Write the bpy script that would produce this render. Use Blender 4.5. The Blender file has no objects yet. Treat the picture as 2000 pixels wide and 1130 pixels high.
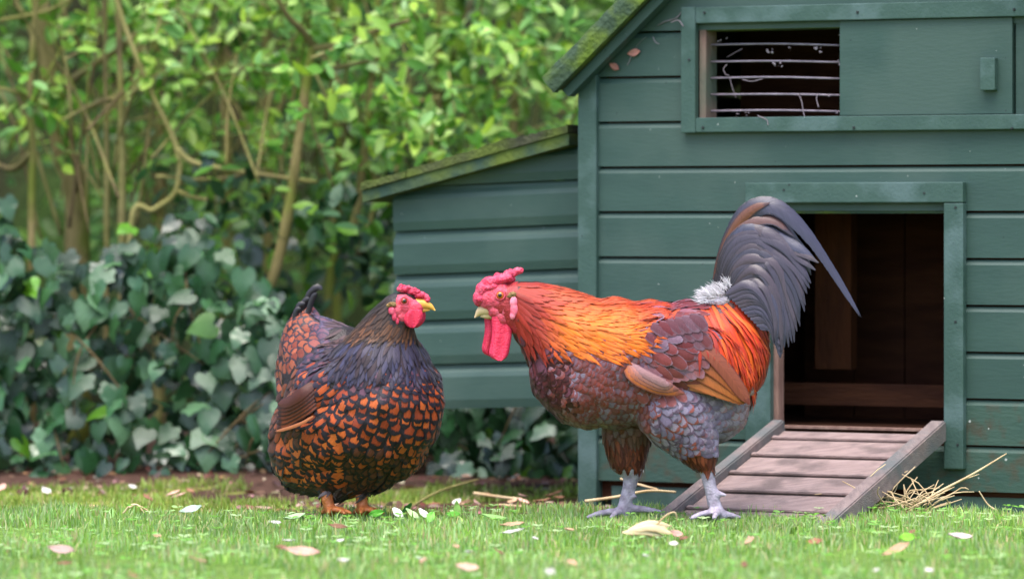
import bpy, bmesh, math, random
import numpy as np
from mathutils import Vector, Matrix, noise
from mathutils.bvhtree import BVHTree

random.seed(7)
rng = np.random.default_rng(7)
R = math.radians
sc = bpy.context.scene
COL = sc.collection

# ------------------------------------------------------------------ camera, sky, sun, exposure
F, CH, HY, DIST = 8550.0, 0.62, 425.0, 9.0      # focal length in photo pixels, eye height, horizon row, distance to the birds
cam = bpy.data.cameras.new('camera')
cam.sensor_width = 36.0
cam.lens = F / 2000.0 * 36.0
cam.shift_y = (HY - 565.0) / 2000.0
cam.clip_start, cam.clip_end = 0.1, 500.0
cam.dof.use_dof = True
cam.dof.focus_distance = DIST - 0.08
cam.dof.aperture_fstop = 2.9
cam_ob = bpy.data.objects.new('camera', cam)
cam_ob.location = (0, -DIST, CH)
cam_ob.rotation_euler = (R(90), 0, 0)
COL.objects.link(cam_ob)
sc.camera = cam_ob

SUN_EL, SUN_AZ = 70.0, 195.0                    # azimuth clockwise from +Y (away from the camera)
world = bpy.data.worlds.new('World')
sc.world = world
world.use_nodes = True
wn = world.node_tree.nodes
sky = wn.new('ShaderNodeTexSky')
sky.sky_type = 'NISHITA'
sky.sun_disc = False
sky.sun_elevation = R(SUN_EL)
sky.sun_rotation = R(SUN_AZ)
sky.air_density, sky.dust_density, sky.ozone_density = 0.9, 3.0, 0.8
wn['Background'].inputs['Strength'].default_value = 0.15
world.node_tree.links.new(sky.outputs[0], wn['Background'].inputs['Color'])

sun = bpy.data.lights.new('sun', 'SUN')
sun.energy, sun.angle, sun.color = 1.4, R(50), (1.0, 0.97, 0.93)
sun_ob = bpy.data.objects.new('sun', sun)
az, el = R(SUN_AZ), R(SUN_EL)
to_sun = Vector((math.sin(az) * math.cos(el), math.cos(az) * math.cos(el), math.sin(el)))
sun_ob.rotation_euler = to_sun.to_track_quat('Z', 'Y').to_euler()
sun_ob.location = (-3, -4, 6)
COL.objects.link(sun_ob)

vs = sc.view_settings
vs.view_transform, vs.look, vs.gamma, vs.exposure = 'Standard', 'None', 1.0, 1.6
vs.use_curve_mapping = False
sc.cycles.use_denoising = True
sc.cycles.max_bounces = 6

# ------------------------------------------------------------------ helpers
def P(px, py, Y=0.0):
    k = (Y + DIST) / F
    return Vector(((px - 1000.0) * k, Y, CH - (py - HY) * k))

def c3(r, g, b, s=1.0):
    def f(v):
        v = v / 255.0
        return (v / 12.92 if v <= 0.04045 else ((v + 0.055) / 1.055) ** 2.4) * s
    return (f(r), f(g), f(b))

def mixc(a, b, t):
    t = min(1.0, max(0.0, t))
    return tuple(a[i] * (1 - t) + b[i] * t for i in range(3))

def link(o, parent=None):
    COL.objects.link(o)
    if parent is not None:
        o.parent = parent
        o.matrix_parent_inverse = Matrix.Translation(-parent.location) if parent.type == 'EMPTY' and parent.parent is None else Matrix.Identity(4)
    return o

def tag(o, label=None, cat=None, group=None, kind=None):
    if label: o['label'] = label
    if cat: o['category'] = cat
    if group: o['group'] = group
    if kind: o['kind'] = kind
    return o

def empty(name, loc, label=None, cat=None, group=None):
    e = bpy.data.objects.new(name, None)
    e.location = loc
    e.empty_display_size = 0.05
    COL.objects.link(e)
    return tag(e, label, cat, group)

def child_inv(o, parent):
    """parent keeping world coordinates (only top-level empties are moved; meshes sit at the origin)"""
    o.parent = parent
    o.matrix_parent_inverse = Matrix.Translation(-parent.location) if parent.type == 'EMPTY' else Matrix.Identity(4)

def obj(name, mesh, parent=None, mat=None, smooth=False):
    if mat is not None and not mesh.materials:
        mesh.materials.append(mat)
    if smooth:
        mesh.polygons.foreach_set('use_smooth', np.ones(len(mesh.polygons), dtype=bool))
    o = bpy.data.objects.new(name, mesh)
    COL.objects.link(o)
    if parent is not None:
        child_inv(o, parent)
    return o

def raw_mesh(name, V, Fc, mat=None, attrs=None, smooth=True):
    m = bpy.data.meshes.new(name)
    V = np.asarray(V, dtype=np.float32)
    if isinstance(Fc, np.ndarray):
        n, k = Fc.shape
        m.vertices.add(len(V)); m.vertices.foreach_set('co', V.ravel())
        m.loops.add(n * k); m.loops.foreach_set('vertex_index', Fc.astype(np.int32).ravel())
        m.polygons.add(n)
        m.polygons.foreach_set('loop_start', np.arange(0, n * k, k, dtype=np.int32))
        m.update(calc_edges=True)
    else:
        m.from_pydata([tuple(v) for v in V], [], Fc)
        m.update()
    for an, (typ, data) in (attrs or {}).items():
        data = np.asarray(data, dtype=np.float32)
        if typ == 'C':
            a = m.attributes.new(an, 'FLOAT_COLOR', 'POINT')
            if data.shape[1] == 3:
                data = np.concatenate([data, np.ones((len(data), 1), np.float32)], 1)
            a.data.foreach_set('color', data.ravel())
        else:
            a = m.attributes.new(an, 'FLOAT_VECTOR', 'POINT')
            a.data.foreach_set('vector', data.ravel())
    if smooth:
        m.polygons.foreach_set('use_smooth', np.ones(len(m.polygons), dtype=bool))
    if mat is not None:
        m.materials.append(mat)
    return m

def catmull(pts, n):
    pts = np.asarray(pts, dtype=float)
    if len(pts) < 3:
        t = np.linspace(0, 1, n)[:, None]
        return pts[0] * (1 - t) + pts[-1] * t
    Q = np.vstack([2 * pts[0] - pts[1], pts, 2 * pts[-1] - pts[-2]])
    out = []
    segs = len(pts) - 1
    for u in np.linspace(0, segs, n):
        i = min(int(u), segs - 1)
        t = u - i
        p0, p1, p2, p3 = Q[i], Q[i + 1], Q[i + 2], Q[i + 3]
        out.append(0.5 * (2 * p1 + (p2 - p0) * t + (2 * p0 - 5 * p1 + 4 * p2 - p3) * t ** 2 + (3 * p1 - p0 - 3 * p2 + p3) * t ** 3))
    return np.array(out)

def tube(name, pts, radii, mat, parent=None, n=24, seg=8, wob=0.0):
    c = catmull(pts, n)
    rr = np.interp(np.linspace(0, 1, n), np.linspace(0, 1, len(radii)), radii)
    V, Fc = [], []
    for i in range(n):
        t = c[min(i + 1, n - 1)] - c[max(i - 1, 0)]
        t = Vector(t).normalized()
        a = t.cross(Vector((0.13, 1, 0.21))).normalized()
        b = t.cross(a)
        for j in range(seg):
            an = 2 * math.pi * j / seg
            k = rr[i] * (1 + wob * (noise.noise(Vector(c[i]) * 14 + Vector((j * .7, 0, 0)))))
            V.append(Vector(c[i]) + (a * math.cos(an) + b * math.sin(an)) * k)
    for i in range(n - 1):
        for j in range(seg):
            Fc.append((i * seg + j, i * seg + (j + 1) % seg, (i + 1) * seg + (j + 1) % seg, (i + 1) * seg + j))
    Fc.append(tuple(range(seg - 1, -1, -1)))
    Fc.append(tuple((n - 1) * seg + j for j in range(seg)))
    m = raw_mesh(name, V, Fc, mat)
    return obj(name, m, parent)

def blob(name, balls, voxel, smooth_it=6, mat=None, bumps=0.0, bscale=60.0):
    """union of scaled balls, remeshed to one continuous skin; balls = (centre, (rx, ry, rz))"""
    bm = bmesh.new()
    for c, r in balls:
        M = Matrix.Translation(c) @ Matrix.Diagonal((r[0], r[1], r[2], 1))
        bmesh.ops.create_icosphere(bm, subdivisions=2, radius=1.0, matrix=M)
    me = bpy.data.meshes.new(name)
    bm.to_mesh(me); bm.free()
    o = bpy.data.objects.new('tmp', me)
    COL.objects.link(o)
    md = o.modifiers.new('r', 'REMESH'); md.mode = 'VOXEL'; md.voxel_size = voxel; md.use_smooth_shade = True
    if smooth_it:
        ms = o.modifiers.new('s', 'SMOOTH'); ms.factor = 0.5; ms.iterations = smooth_it
    dg = bpy.context.evaluated_depsgraph_get()
    out = bpy.data.meshes.new_from_object(o.evaluated_get(dg))
    bpy.data.objects.remove(o); bpy.data.meshes.remove(me)
    out.name = name
    if bumps:
        nrm = [v.normal.copy() for v in out.vertices]
        for v, nn in zip(out.vertices, nrm):
            d = noise.noise(v.co * bscale) + 0.5 * noise.noise(v.co * bscale * 2.1)
            v.co += nn * bumps * d
    out.polygons.foreach_set('use_smooth', np.ones(len(out.polygons), dtype=bool))
    if mat: out.materials.clear(); out.materials.append(mat)
    return out

# ------------------------------------------------------------------ materials
def new_mat(name):
    m = bpy.data.materials.new(name); m.use_nodes = True
    nt = m.node_tree
    return m, nt, nt.nodes, nt.links, nt.nodes['Principled BSDF']

def nd(nodes, typ, **kw):
    n = nodes.new(typ)
    for k, v in kw.items():
        setattr(n, k, v)
    return n

def surf(name, ca, cb, rough=0.6, scale=12.0, bump=0.15, bscale=60.0, stretch=(1, 1, 1), cc=None, cc_amt=0.4, cc_scale=3.0, spec=0.4, detail=6.0, specks=0.0, sss=0.0):
    """two-tone noise surface with a third patchy tone (moss, wear)"""
    m, nt, N, L, b = new_mat(name)
    tc = nd(N, 'ShaderNodeTexCoord')
    mp = nd(N, 'ShaderNodeMapping'); mp.inputs['Scale'].default_value = stretch
    L.new(tc.outputs['Object'], mp.inputs[0])
    n1 = nd(N, 'ShaderNodeTexNoise'); n1.inputs['Scale'].default_value = scale; n1.inputs['Detail'].default_value = detail
    L.new(mp.outputs[0], n1.inputs['Vector'])
    r1 = nd(N, 'ShaderNodeMapRange'); r1.inputs[1].default_value = 0.35; r1.inputs[2].default_value = 0.65
    L.new(n1.outputs['Fac'], r1.inputs[0])
    mx = nd(N, 'ShaderNodeMix', data_type='RGBA')
    mx.inputs[6].default_value = (*ca, 1); mx.inputs[7].default_value = (*cb, 1)
    L.new(r1.outputs[0], mx.inputs[0])
    out = mx.outputs[2]
    if cc is not None:
        n2 = nd(N, 'ShaderNodeTexNoise'); n2.inputs['Scale'].default_value = cc_scale; n2.inputs['Detail'].default_value = 8
        L.new(tc.outputs['Object'], n2.inputs['Vector'])
        r2 = nd(N, 'ShaderNodeMapRange'); r2.inputs[1].default_value = 0.62 - cc_amt * 0.3; r2.inputs[2].default_value = 0.78 - cc_amt * 0.3
        L.new(n2.outputs['Fac'], r2.inputs[0])
        m2 = nd(N, 'ShaderNodeMix', data_type='RGBA'); m2.inputs[7].default_value = (*cc, 1)
        L.new(r2.outputs[0], m2.inputs[0]); L.new(out, m2.inputs[6])
        out = m2.outputs[2]
    if specks:                                   # tiny pale flecks and dark scuffs in the paint
        for sc_, th, colr in ((55.0, .045 * specks, (.42, .44, .42, 1)), (38.0, .05 * specks, (.012, .02, .018, 1))):
            vo = nd(N, 'ShaderNodeTexVoronoi'); vo.inputs['Scale'].default_value = sc_
            L.new(tc.outputs['Object'], vo.inputs['Vector'])
            gate = nd(N, 'ShaderNodeSeparateColor'); L.new(vo.outputs['Color'], gate.inputs[0])
            g2 = nd(N, 'ShaderNodeMath', operation='GREATER_THAN'); g2.inputs[1].default_value = .86; L.new(gate.outputs[0], g2.inputs[0])
            lt = nd(N, 'ShaderNodeMath', operation='LESS_THAN'); lt.inputs[1].default_value = th * 2; L.new(vo.outputs['Distance'], lt.inputs[0])
            mm = nd(N, 'ShaderNodeMath', operation='MULTIPLY'); L.new(g2.outputs[0], mm.inputs[0]); L.new(lt.outputs[0], mm.inputs[1])
            m3 = nd(N, 'ShaderNodeMix', data_type='RGBA'); m3.inputs[7].default_value = colr
            L.new(mm.outputs[0], m3.inputs[0]); L.new(out, m3.inputs[6]); out = m3.outputs[2]
    L.new(out, b.inputs['Base Color'])
    if sss:
        b.inputs['Subsurface Weight'].default_value = sss; b.inputs['Subsurface Radius'].default_value = (1.0, .3, .25); b.inputs['Subsurface Scale'].default_value = .006
    b.inputs['Roughness'].default_value = rough
    b.inputs['Specular IOR Level'].default_value = spec
    nb = nd(N, 'ShaderNodeTexNoise'); nb.inputs['Scale'].default_value = bscale; nb.inputs['Detail'].default_value = 5
    L.new(mp.outputs[0], nb.inputs['Vector'])
    bp = nd(N, 'ShaderNodeBump'); bp.inputs['Strength'].default_value = bump; bp.inputs['Distance'].default_value = 0.01
    L.new(nb.outputs['Fac'], bp.inputs['Height']); L.new(bp.outputs[0], b.inputs['Normal'])
    return m

def attr_mat(name, rough=0.5, spec=0.4, trans=0.0, bump=0.0, bscale=80, voronoi=False, var=0.0, sheen=0.0, vein=False):
    """colour comes from the vertex attribute col; small noise on top"""
    m, nt, N, L, b = new_mat(name)
    a = nd(N, 'ShaderNodeAttribute', attribute_name='col')
    out = a.outputs['Color']
    tc = nd(N, 'ShaderNodeTexCoord')
    if var:
        n1 = nd(N, 'ShaderNodeTexNoise'); n1.inputs['Scale'].default_value = bscale * 0.4; n1.inputs['Detail'].default_value = 5
        L.new(tc.outputs['Object'], n1.inputs['Vector'])
        r = nd(N, 'ShaderNodeMapRange'); r.inputs[1].default_value = .3; r.inputs[2].default_value = .7; r.inputs[3].default_value = 1 - var; r.inputs[4].default_value = 1 + var
        L.new(n1.outputs['Fac'], r.inputs[0])
        mu = nd(N, 'ShaderNodeVectorMath', operation='SCALE')
        L.new(out, mu.inputs[0]); L.new(r.outputs[0], mu.inputs['Scale'])
        out = mu.outputs[0]
    L.new(out, b.inputs['Base Color'])
    b.inputs['Roughness'].default_value = rough
    b.inputs['Specular IOR Level'].default_value = spec
    if vein: b.inputs['Coat Weight'].default_value = .5; b.inputs['Coat Roughness'].default_value = .22
    if sheen: b.inputs['Sheen Weight'].default_value = sheen
    if bump:
        if voronoi:
            t = nd(N, 'ShaderNodeTexVoronoi'); t.inputs['Scale'].default_value = bscale; o = t.outputs['Distance']
        else:
            t = nd(N, 'ShaderNodeTexNoise'); t.inputs['Scale'].default_value = bscale; o = t.outputs['Fac']
        L.new(tc.outputs['Object'], t.inputs['Vector'])
        bp = nd(N, 'ShaderNodeBump'); bp.inputs['Strength'].default_value = bump; bp.inputs['Distance'].default_value = 0.004
        L.new(o, bp.inputs['Height']); L.new(bp.outputs[0], b.inputs['Normal'])
    if trans:
        tr = nd(N, 'ShaderNodeBsdfTranslucent'); L.new(out, tr.inputs['Color'])
        ms = nd(N, 'ShaderNodeMixShader'); ms.inputs[0].default_value = trans
        L.new(b.outputs[0], ms.inputs[1]); L.new(tr.outputs[0], ms.inputs[2])
        L.new(ms.outputs[0], N['Material Output'].inputs['Surface'])
    return m

def feather_material(name='feather', rough=0.5, spec=0.3):
    m, nt, N, L, b = new_mat(name)
    A = nd(N, 'ShaderNodeAttribute', attribute_name='ca')
    B = nd(N, 'ShaderNodeAttribute', attribute_name='cb')
    S = nd(N, 'ShaderNodeAttribute', attribute_name='st')
    sep = nd(N, 'ShaderNodeSeparateXYZ'); L.new(S.outputs['Vector'], sep.inputs[0])
    def M(op, a, c=None):
        n = nd(N, 'ShaderNodeMath', operation=op)
        for i, v in enumerate((a, c)):
            if v is None: continue
            if isinstance(v, (int, float)): n.inputs[i].default_value = v
            else: L.new(v, n.inputs[i])
        return n.outputs[0]
    s = M('ABSOLUTE', sep.outputs['X']); t = sep.outputs['Y']
    t2 = M('POWER', t, 5.0)
    e = M('MAXIMUM', M('POWER', s, 2.0), t2)
    tc = nd(N, 'ShaderNodeTexCoord')
    nz = nd(N, 'ShaderNodeTexNoise'); nz.inputs['Scale'].default_value = 260; nz.inputs['Detail'].default_value = 3
    L.new(tc.outputs['Object'], nz.inputs['Vector'])
    e = M('ADD', e, M('MULTIPLY', M('SUBTRACT', nz.outputs['Fac'], 0.5), 0.30))
    d = M('SUBTRACT', e, A.outputs['Alpha'])
    mr = nd(N, 'ShaderNodeMapRange', interpolation_type='SMOOTHSTEP'); mr.inputs[1].default_value = -0.06; mr.inputs[2].default_value = 0.10
    L.new(d, mr.inputs[0])
    mx = nd(N, 'ShaderNodeMix', data_type='RGBA')
    L.new(mr.outputs[0], mx.inputs[0]); L.new(A.outputs['Color'], mx.inputs[6]); L.new(B.outputs['Color'], mx.inputs[7])
    # barbs: fine oblique streaks running from shaft to edge
    cmb = nd(N, 'ShaderNodeCombineXYZ')
    L.new(M('ADD', M('MULTIPLY', t, M('MULTIPLY', B.outputs['Alpha'], .35)), M('MULTIPLY', s, -5.0)), cmb.inputs[0])
    L.new(M('MULTIPLY', s, 0.8), cmb.inputs[1]); L.new(M('MULTIPLY', sep.outputs['Z'], 40.0), cmb.inputs[2])
    bn = nd(N, 'ShaderNodeTexNoise'); bn.inputs['Scale'].default_value = 1.0; bn.inputs['Detail'].default_value = 4; bn.inputs['Roughness'].default_value = .65
    L.new(cmb.outputs[0], bn.inputs['Vector'])
    barb = M('MULTIPLY', M('SUBTRACT', bn.outputs['Fac'], .5), 2.0)
    # shaft: paler thin line
    sh = nd(N, 'ShaderNodeMapRange'); sh.inputs[1].default_value = 0.0; sh.inputs[2].default_value = 0.10; sh.inputs[3].default_value = 0.16; sh.inputs[4].default_value = 0.0
    L.new(s, sh.inputs[0])
    val = M('ADD', M('ADD', 1.0, M('MULTIPLY', barb, 0.45)), sh.outputs[0])
    val = M('MULTIPLY', val, M('ADD', 0.86, M('MULTIPLY', sep.outputs['Z'], 0.28)))
    sv = nd(N, 'ShaderNodeVectorMath', operation='SCALE')
    L.new(mx.outputs[2], sv.inputs[0]); L.new(val, sv.inputs['Scale'])
    L.new(sv.outputs[0], b.inputs['Base Color'])
    fe = M('MAXIMUM', M('POWER', s, 1.5), M('POWER', t, 6.0))
    al = M('LESS_THAN', M('ADD', fe, M('MULTIPLY', barb, .55)), 1.0)
    L.new(al, b.inputs['Alpha'])
    b.inputs['Roughness'].default_value = rough
    b.inputs['Specular IOR Level'].default_value = spec
    b.inputs['Sheen Weight'].default_value = 0.12
    b.inputs['Sheen Roughness'].default_value = 0.4
    bp = nd(N, 'ShaderNodeBump'); bp.inputs['Strength'].default_value = 0.25; bp.inputs['Distance'].default_value = 0.001
    L.new(barb, bp.inputs['Height']); L.new(bp.outputs[0], b.inputs['Normal'])
    return m

M_FEATHER = feather_material()
M_GLOSSY = feather_material('glossy_feather', 0.34, 0.45)
M_BODY = attr_mat('bird_skin', rough=0.5, bump=0.3, bscale=230, voronoi=True, var=0.18)
M_LEAF = attr_mat('leaf', rough=0.36, spec=0.5, trans=0.35, var=0.2, bscale=60, bump=0.25)
M_IVY = attr_mat('ivy_leaf', rough=0.27, spec=0.6, trans=0.06, var=0.25, bscale=50, bump=0.3)
M_GRASS = attr_mat('grass_blade', rough=0.5, spec=0.35, trans=0.35)
M_GROUND = attr_mat('soil_and_turf', rough=0.95, spec=0.1, bump=0.8, bscale=90, var=0.35)
GREEN_A, GREEN_B = c3(46, 70, 64), c3(51, 76, 69)
M_PAINT = surf('green_paint', GREEN_A, GREEN_B, rough=0.5, scale=5, bump=0.06, bscale=45, stretch=(0.8, 1, 4), cc=c3(60, 81, 74), cc_amt=0.55, cc_scale=4, spec=0.4, specks=0.6)
M_MUDDY = surf('green_paint_mud_splashed', c3(48, 74, 66), c3(56, 80, 70), rough=0.6, scale=7, bump=0.14, bscale=50, stretch=(0.8, 1, 3), cc=c3(66, 66, 54), cc_amt=0.40, cc_scale=26, spec=0.35, specks=1.6)
M_TRIM = surf('green_paint_trim', c3(51, 76, 69), c3(57, 82, 74), rough=0.5, scale=6, bump=0.12, bscale=50, stretch=(3, 3, 3), cc=c3(76, 98, 96), cc_amt=0.4, cc_scale=9, spec=0.4, specks=1.0)
M_MOSSY = surf('mossy_painted_wood', c3(56, 76, 66), c3(72, 88, 64), rough=0.85, scale=14, bump=0.5, bscale=70, cc=c3(92, 106, 48), cc_amt=0.55, cc_scale=9, spec=0.2)
M_MOSSROOF = surf('moss_on_roof_board', c3(84, 104, 44), c3(104, 122, 52), rough=0.95, scale=16, bump=0.7, bscale=90, cc=c3(62, 78, 62), cc_amt=0.7, cc_scale=10, spec=0.1)
M_FELT = surf('roof_felt', c3(58, 60, 50), c3(78, 80, 62), rough=0.95, scale=20, bump=0.6, bscale=120, cc=c3(88, 100, 50), cc_amt=0.55, cc_scale=6, spec=0.1)
M_RAMP = surf('weathered_ramp_wood', c3(132, 113, 110), c3(152, 132, 128), rough=0.8, scale=8, bump=0.45, bscale=40, stretch=(1.5, 10, 10), cc=c3(108, 94, 92), cc_amt=0.45, cc_scale=12, spec=0.25)
M_RAIL = surf('weathered_rail_wood', c3(116, 102, 100), c3(138, 122, 118), rough=0.8, scale=8, bump=0.45, bscale=40, stretch=(10, 1.5, 10), cc=c3(98, 100, 100), cc_amt=0.5, cc_scale=8, spec=0.25)
M_INNER = surf('shade_toned_inner_wood', c3(56, 33, 24), c3(76, 47, 31), rough=0.9, scale=6, bump=0.4, bscale=30, stretch=(1, 1, 5), spec=0.15)  # brown wood toned darker to stand for the shade inside the coop
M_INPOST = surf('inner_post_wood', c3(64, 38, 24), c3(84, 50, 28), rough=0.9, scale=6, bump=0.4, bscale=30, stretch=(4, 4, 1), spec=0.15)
M_JAMB = surf('bare_jamb_wood', c3(120, 92, 84), c3(148, 120, 108), rough=0.85, scale=10, bump=0.3, bscale=50, stretch=(5, 5, 1), cc=c3(86, 96, 84), cc_amt=0.4, spec=0.2)
M_WIRE = surf('galvanised_wire', c3(150, 138, 150), c3(120, 110, 120), rough=0.5, scale=40, bump=0.2)
M_WEB = surf('cobweb_fluff', c3(150, 138, 146), c3(120, 108, 114), rough=1.0, scale=50, bump=0.3)
M_NAIL = surf('dark_nail', c3(28, 34, 34), c3(44, 50, 50), rough=0.6, scale=50)
M_BARK = surf('pale_green_bark', c3(112, 104, 62), c3(142, 128, 86), rough=0.9, scale=14, bump=0.6, bscale=50, stretch=(3, 3, 0.8), cc=c3(108, 116, 50), cc_amt=0.6, cc_scale=5, spec=0.15)
M_TWIG = surf('olive_twig', c3(122, 118, 68), c3(148, 140, 92), rough=0.9, scale=10, bump=0.4, bscale=50, cc=c3(96, 84, 60), cc_amt=0.5, cc_scale=5, spec=0.15)
M_IVYSTEM = surf('brown_ivy_stem', c3(84, 70, 50), c3(104, 90, 62), rough=0.9, scale=14, bump=0.5, bscale=60, spec=0.15)
M_STRAW = surf('dry_straw', c3(206, 184, 146), c3(178, 150, 112), rough=0.7, scale=30, bump=0.2, spec=0.3)
M_COMB = surf('red_comb_skin', c3(200, 46, 78), c3(212, 76, 106), rough=0.5, scale=60, bump=0.5, bscale=220, cc=c3(214, 98, 120), cc_amt=0.35, cc_scale=60, spec=0.4, sss=0.35)
M_FACE = surf('pink_face_skin', c3(200, 62, 84), c3(212, 92, 112), rough=0.55, scale=70, bump=0.35, bscale=260, cc=c3(190, 62, 74), cc_amt=0.35, cc_scale=80, spec=0.35, sss=0.35)
M_WATTLE = surf('red_wattle_skin', c3(212, 34, 72), c3(222, 58, 94), rough=0.45, scale=40, bump=0.5, bscale=300, spec=0.4, sss=0.35)
M_LOBE = surf('pale_ear_lobe_skin', c3(226, 90, 118), c3(236, 140, 160), rough=0.5, scale=60, bump=0.3, sss=0.35)
M_TUFT = surf('ear_tuft', c3(120, 92, 52), c3(160, 130, 90), rough=0.9, scale=120, bump=0.6, bscale=300)
M_BEAK = surf('horn_beak', c3(206, 178, 140), c3(188, 158, 118), rough=0.35, scale=40, bump=0.1)
M_BEAKY = surf('yellow_beak', c3(224, 168, 72), c3(206, 150, 66), rough=0.35, scale=40, bump=0.1)
M_IRIS = surf('orange_iris', c3(206, 110, 30), c3(170, 76, 22), rough=0.12, scale=200, bump=0.0, spec=0.6)
M_IRISD = surf('brown_iris', c3(150, 62, 30), c3(116, 44, 24), rough=0.12, scale=200, bump=0.0, spec=0.6)
M_PUPIL = surf('black_pupil', (0.004, 0.004, 0.005), (0.008, 0.007, 0.007), rough=0.06, scale=50, bump=0.0, spec=0.7)
M_DEAD = attr_mat('dry_leaf', rough=0.7, spec=0.25, trans=0.1, var=0.25, bscale=90, bump=0.4)
M_SOILCLOD = surf('dark_earth', c3(58, 40, 34), c3(86, 62, 54), rough=1.0, scale=30, bump=0.8, bscale=120, spec=0.1)

# ------------------------------------------------------------------ ground
def ground_z(x, y):
    y = np.asarray(y, float); x = np.asarray(x, float)
    dip = np.clip((y - 0.12) / 0.45, 0, 1); dip = dip * dip * (3 - 2 * dip)
    back = np.clip((y - 1.2) / 0.8, 0, 1)
    z = -0.030 * dip + 0.03 * back
    z = z + 0.006 * np.sin(x * 5.1 + y * 2.3) * np.sin(y * 4.3 - x * 1.7)
    return z

def gz(x, y):
    return float(ground_z(x, y))

def build_ground():
    xs = np.concatenate([np.linspace(-60, -4, 14)[:-1], np.linspace(-4, 4, 161), np.linspace(4, 60, 14)[1:]])
    ys = np.concatenate([np.linspace(-60, -4, 14)[:-1], np.linspace(-4, 7, 221), np.linspace(7, 60, 12)[1:]])
    X, Y = np.meshgrid(xs, ys)
    Z = ground_z(X, Y)
    V = np.stack([X, Y, Z], -1).reshape(-1, 3)
    nx, ny = len(xs), len(ys)
    i = np.arange(nx - 1)[None, :] + nx * np.arange(ny - 1)[:, None]
    Fc = np.stack([i, i + 1, i + 1 + nx, i + nx], -1).reshape(-1, 4)
    turf = np.array(c3(92, 118, 52)); moss = np.array(c3(116, 124, 58)); soil = np.array(c3(74, 54, 46))
    C = np.zeros((len(V), 3))
    for q, (x, y, z) in enumerate(V):
        n = noise.noise(Vector((x * 3, y * 3, 1.7))) + .5 * noise.noise(Vector((x * 9, y * 9, 4.1)))
        c = turf
        if y > 0.25:
            c = moss if n > -0.16 else soil
        # bare earth where the birds scratch beside the coop, and under the ivy
        if -0.55 < x < 0.9 and 0.2 < y < 1.1 and n < 0.25 - abs(y - .6) * .6: c = soil
        if y > 1.35 + 0.35 * n: c = soil
        C[q] = c * (1 + 0.25 * n)
    m = raw_mesh('ground', V, Fc, M_GROUND, {'col': ('C', C)})
    tag(obj('ground', m), kind='structure')
build_ground()

# ------------------------------------------------------------------ added backdrop behind the hedge: blocks the sky, hedge shade in its dark colour
def build_backdrop():
    nx, ny = 120, 24
    V, C = [], []
    for j in range(ny):
        for i in range(nx):
            x = -9 + 18 * i / (nx - 1); t = j / (ny - 1)
            n = noise.noise(Vector((x * 1.5, t * 5, 3)))
            V.append((x, 5.2 + 1.1 * t + 0.25 * n, -0.02 + 2.9 * t + 0.12 * n * min(1, t * 4)))
            C.append(np.array(mixc(c3(40, 36, 28), c3(46, 66, 28), 0.5 + 0.9 * noise.noise(Vector((x * 3, t * 9, 8))))))
    Fc = [(j * nx + i, j * nx + i + 1, (j + 1) * nx + i + 1, (j + 1) * nx + i) for j in range(ny - 1) for i in range(nx - 1)]
    tag(obj('hedge_backdrop', raw_mesh('hedge_backdrop', V, Fc, M_GROUND, {'col': ('C', C)})), kind='structure')
build_backdrop()

# ------------------------------------------------------------------ coop
TH = R(27)
CO = P(1133, 990, 0.80)                         # foot of the corner post
CO.z = -0.03
EX = Vector((math.cos(TH), -math.sin(TH), 0))   # along the front
EN = Vector((-math.sin(TH), -math.cos(TH), 0))  # out of the front
EZ = Vector((0, 0, 1))

def cl(u, n, w):                                # coop coordinates to world
    return CO + EX * u + EN * n + EZ * w

def cu(px, py, n=0.0):
    """where the sight line of a photo pixel meets the plane n metres in front of the coop's face"""
    o = Vector((0, -DIST, CH)); d = P(px, py, 0) - o
    t = ((CO + EN * n) - o).dot(EN) / d.dot(EN)
    q = o + d * t - CO
    return q.dot(EX), q.z

def prism(name, poly, n0, n1, mat, parent, bevel=0.0, tf=None):
    """polygon in (u, w) extruded from depth n0 (back) to n1 (front)"""
    bm = bmesh.new()
    f = tf or cl
    a = [bm.verts.new(f(u, n1, w)) for u, w in poly]
    b = [bm.verts.new(f(u, n0, w)) for u, w in poly]
    k = len(poly)
    bm.faces.new(a); bm.faces.new(b[::-1])
    for i in range(k):
        bm.faces.new((a[i], b[i], b[(i + 1) % k], a[(i + 1) % k]))
    bmesh.ops.recalc_face_normals(bm, faces=bm.faces)
    if bevel:
        bmesh.ops.bevel(bm, geom=list(bm.edges), offset=bevel, segments=2, profile=0.6, affect='EDGES')
    m = bpy.data.meshes.new(name); bm.to_mesh(m); bm.free()
    return obj(name, m, parent, mat)

def rect(u0, u1, w0, w1):
    return [(u0, w0), (u1, w0), (u1, w1), (u0, w1)]

coop = empty('chicken_coop', cl(0, 0, 0), 'green painted timber chicken coop with dark doorway, barred vent and side nest box', 'chicken coop')

W_LINES = []                                    # heights of the board joints
lines_px = [937, 850, 762.5, 675, 587.5, 500, 412, 325, 237.5, 150, 63]
W_LINES = [cu(1172, y)[1] for y in lines_px]
pitch = (W_LINES[-1] - W_LINES[0]) / 10
for k in range(6):
    W_LINES.append(W_LINES[-1] + pitch)
COOP_W = 2 * cu(1676, 600)[0]                   # symmetric about the doorway
POST = cu(1169, 600)[0]
EAVE_U, EAVE_W = cu(1100, 192)[0], cu(1100, 192)[1]
rs_u, rs_w = cu(1272, 18)
ROOF_SLOPE = (rs_w - EAVE_W) / (rs_u - EAVE_U)
def roof_w(u):                                  # underside line of the roof
    uu = u if u < COOP_W / 2 else COOP_W - u
    return EAVE_W + (uu - EAVE_U) * ROOF_SLOPE

# openings
du0, dw1 = cu(1512, 397); du1, dw0 = cu(1850, 838)
vu0, vw1 = cu(1365, 48); vu1, vw0 = cu(1990, 232)

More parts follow.
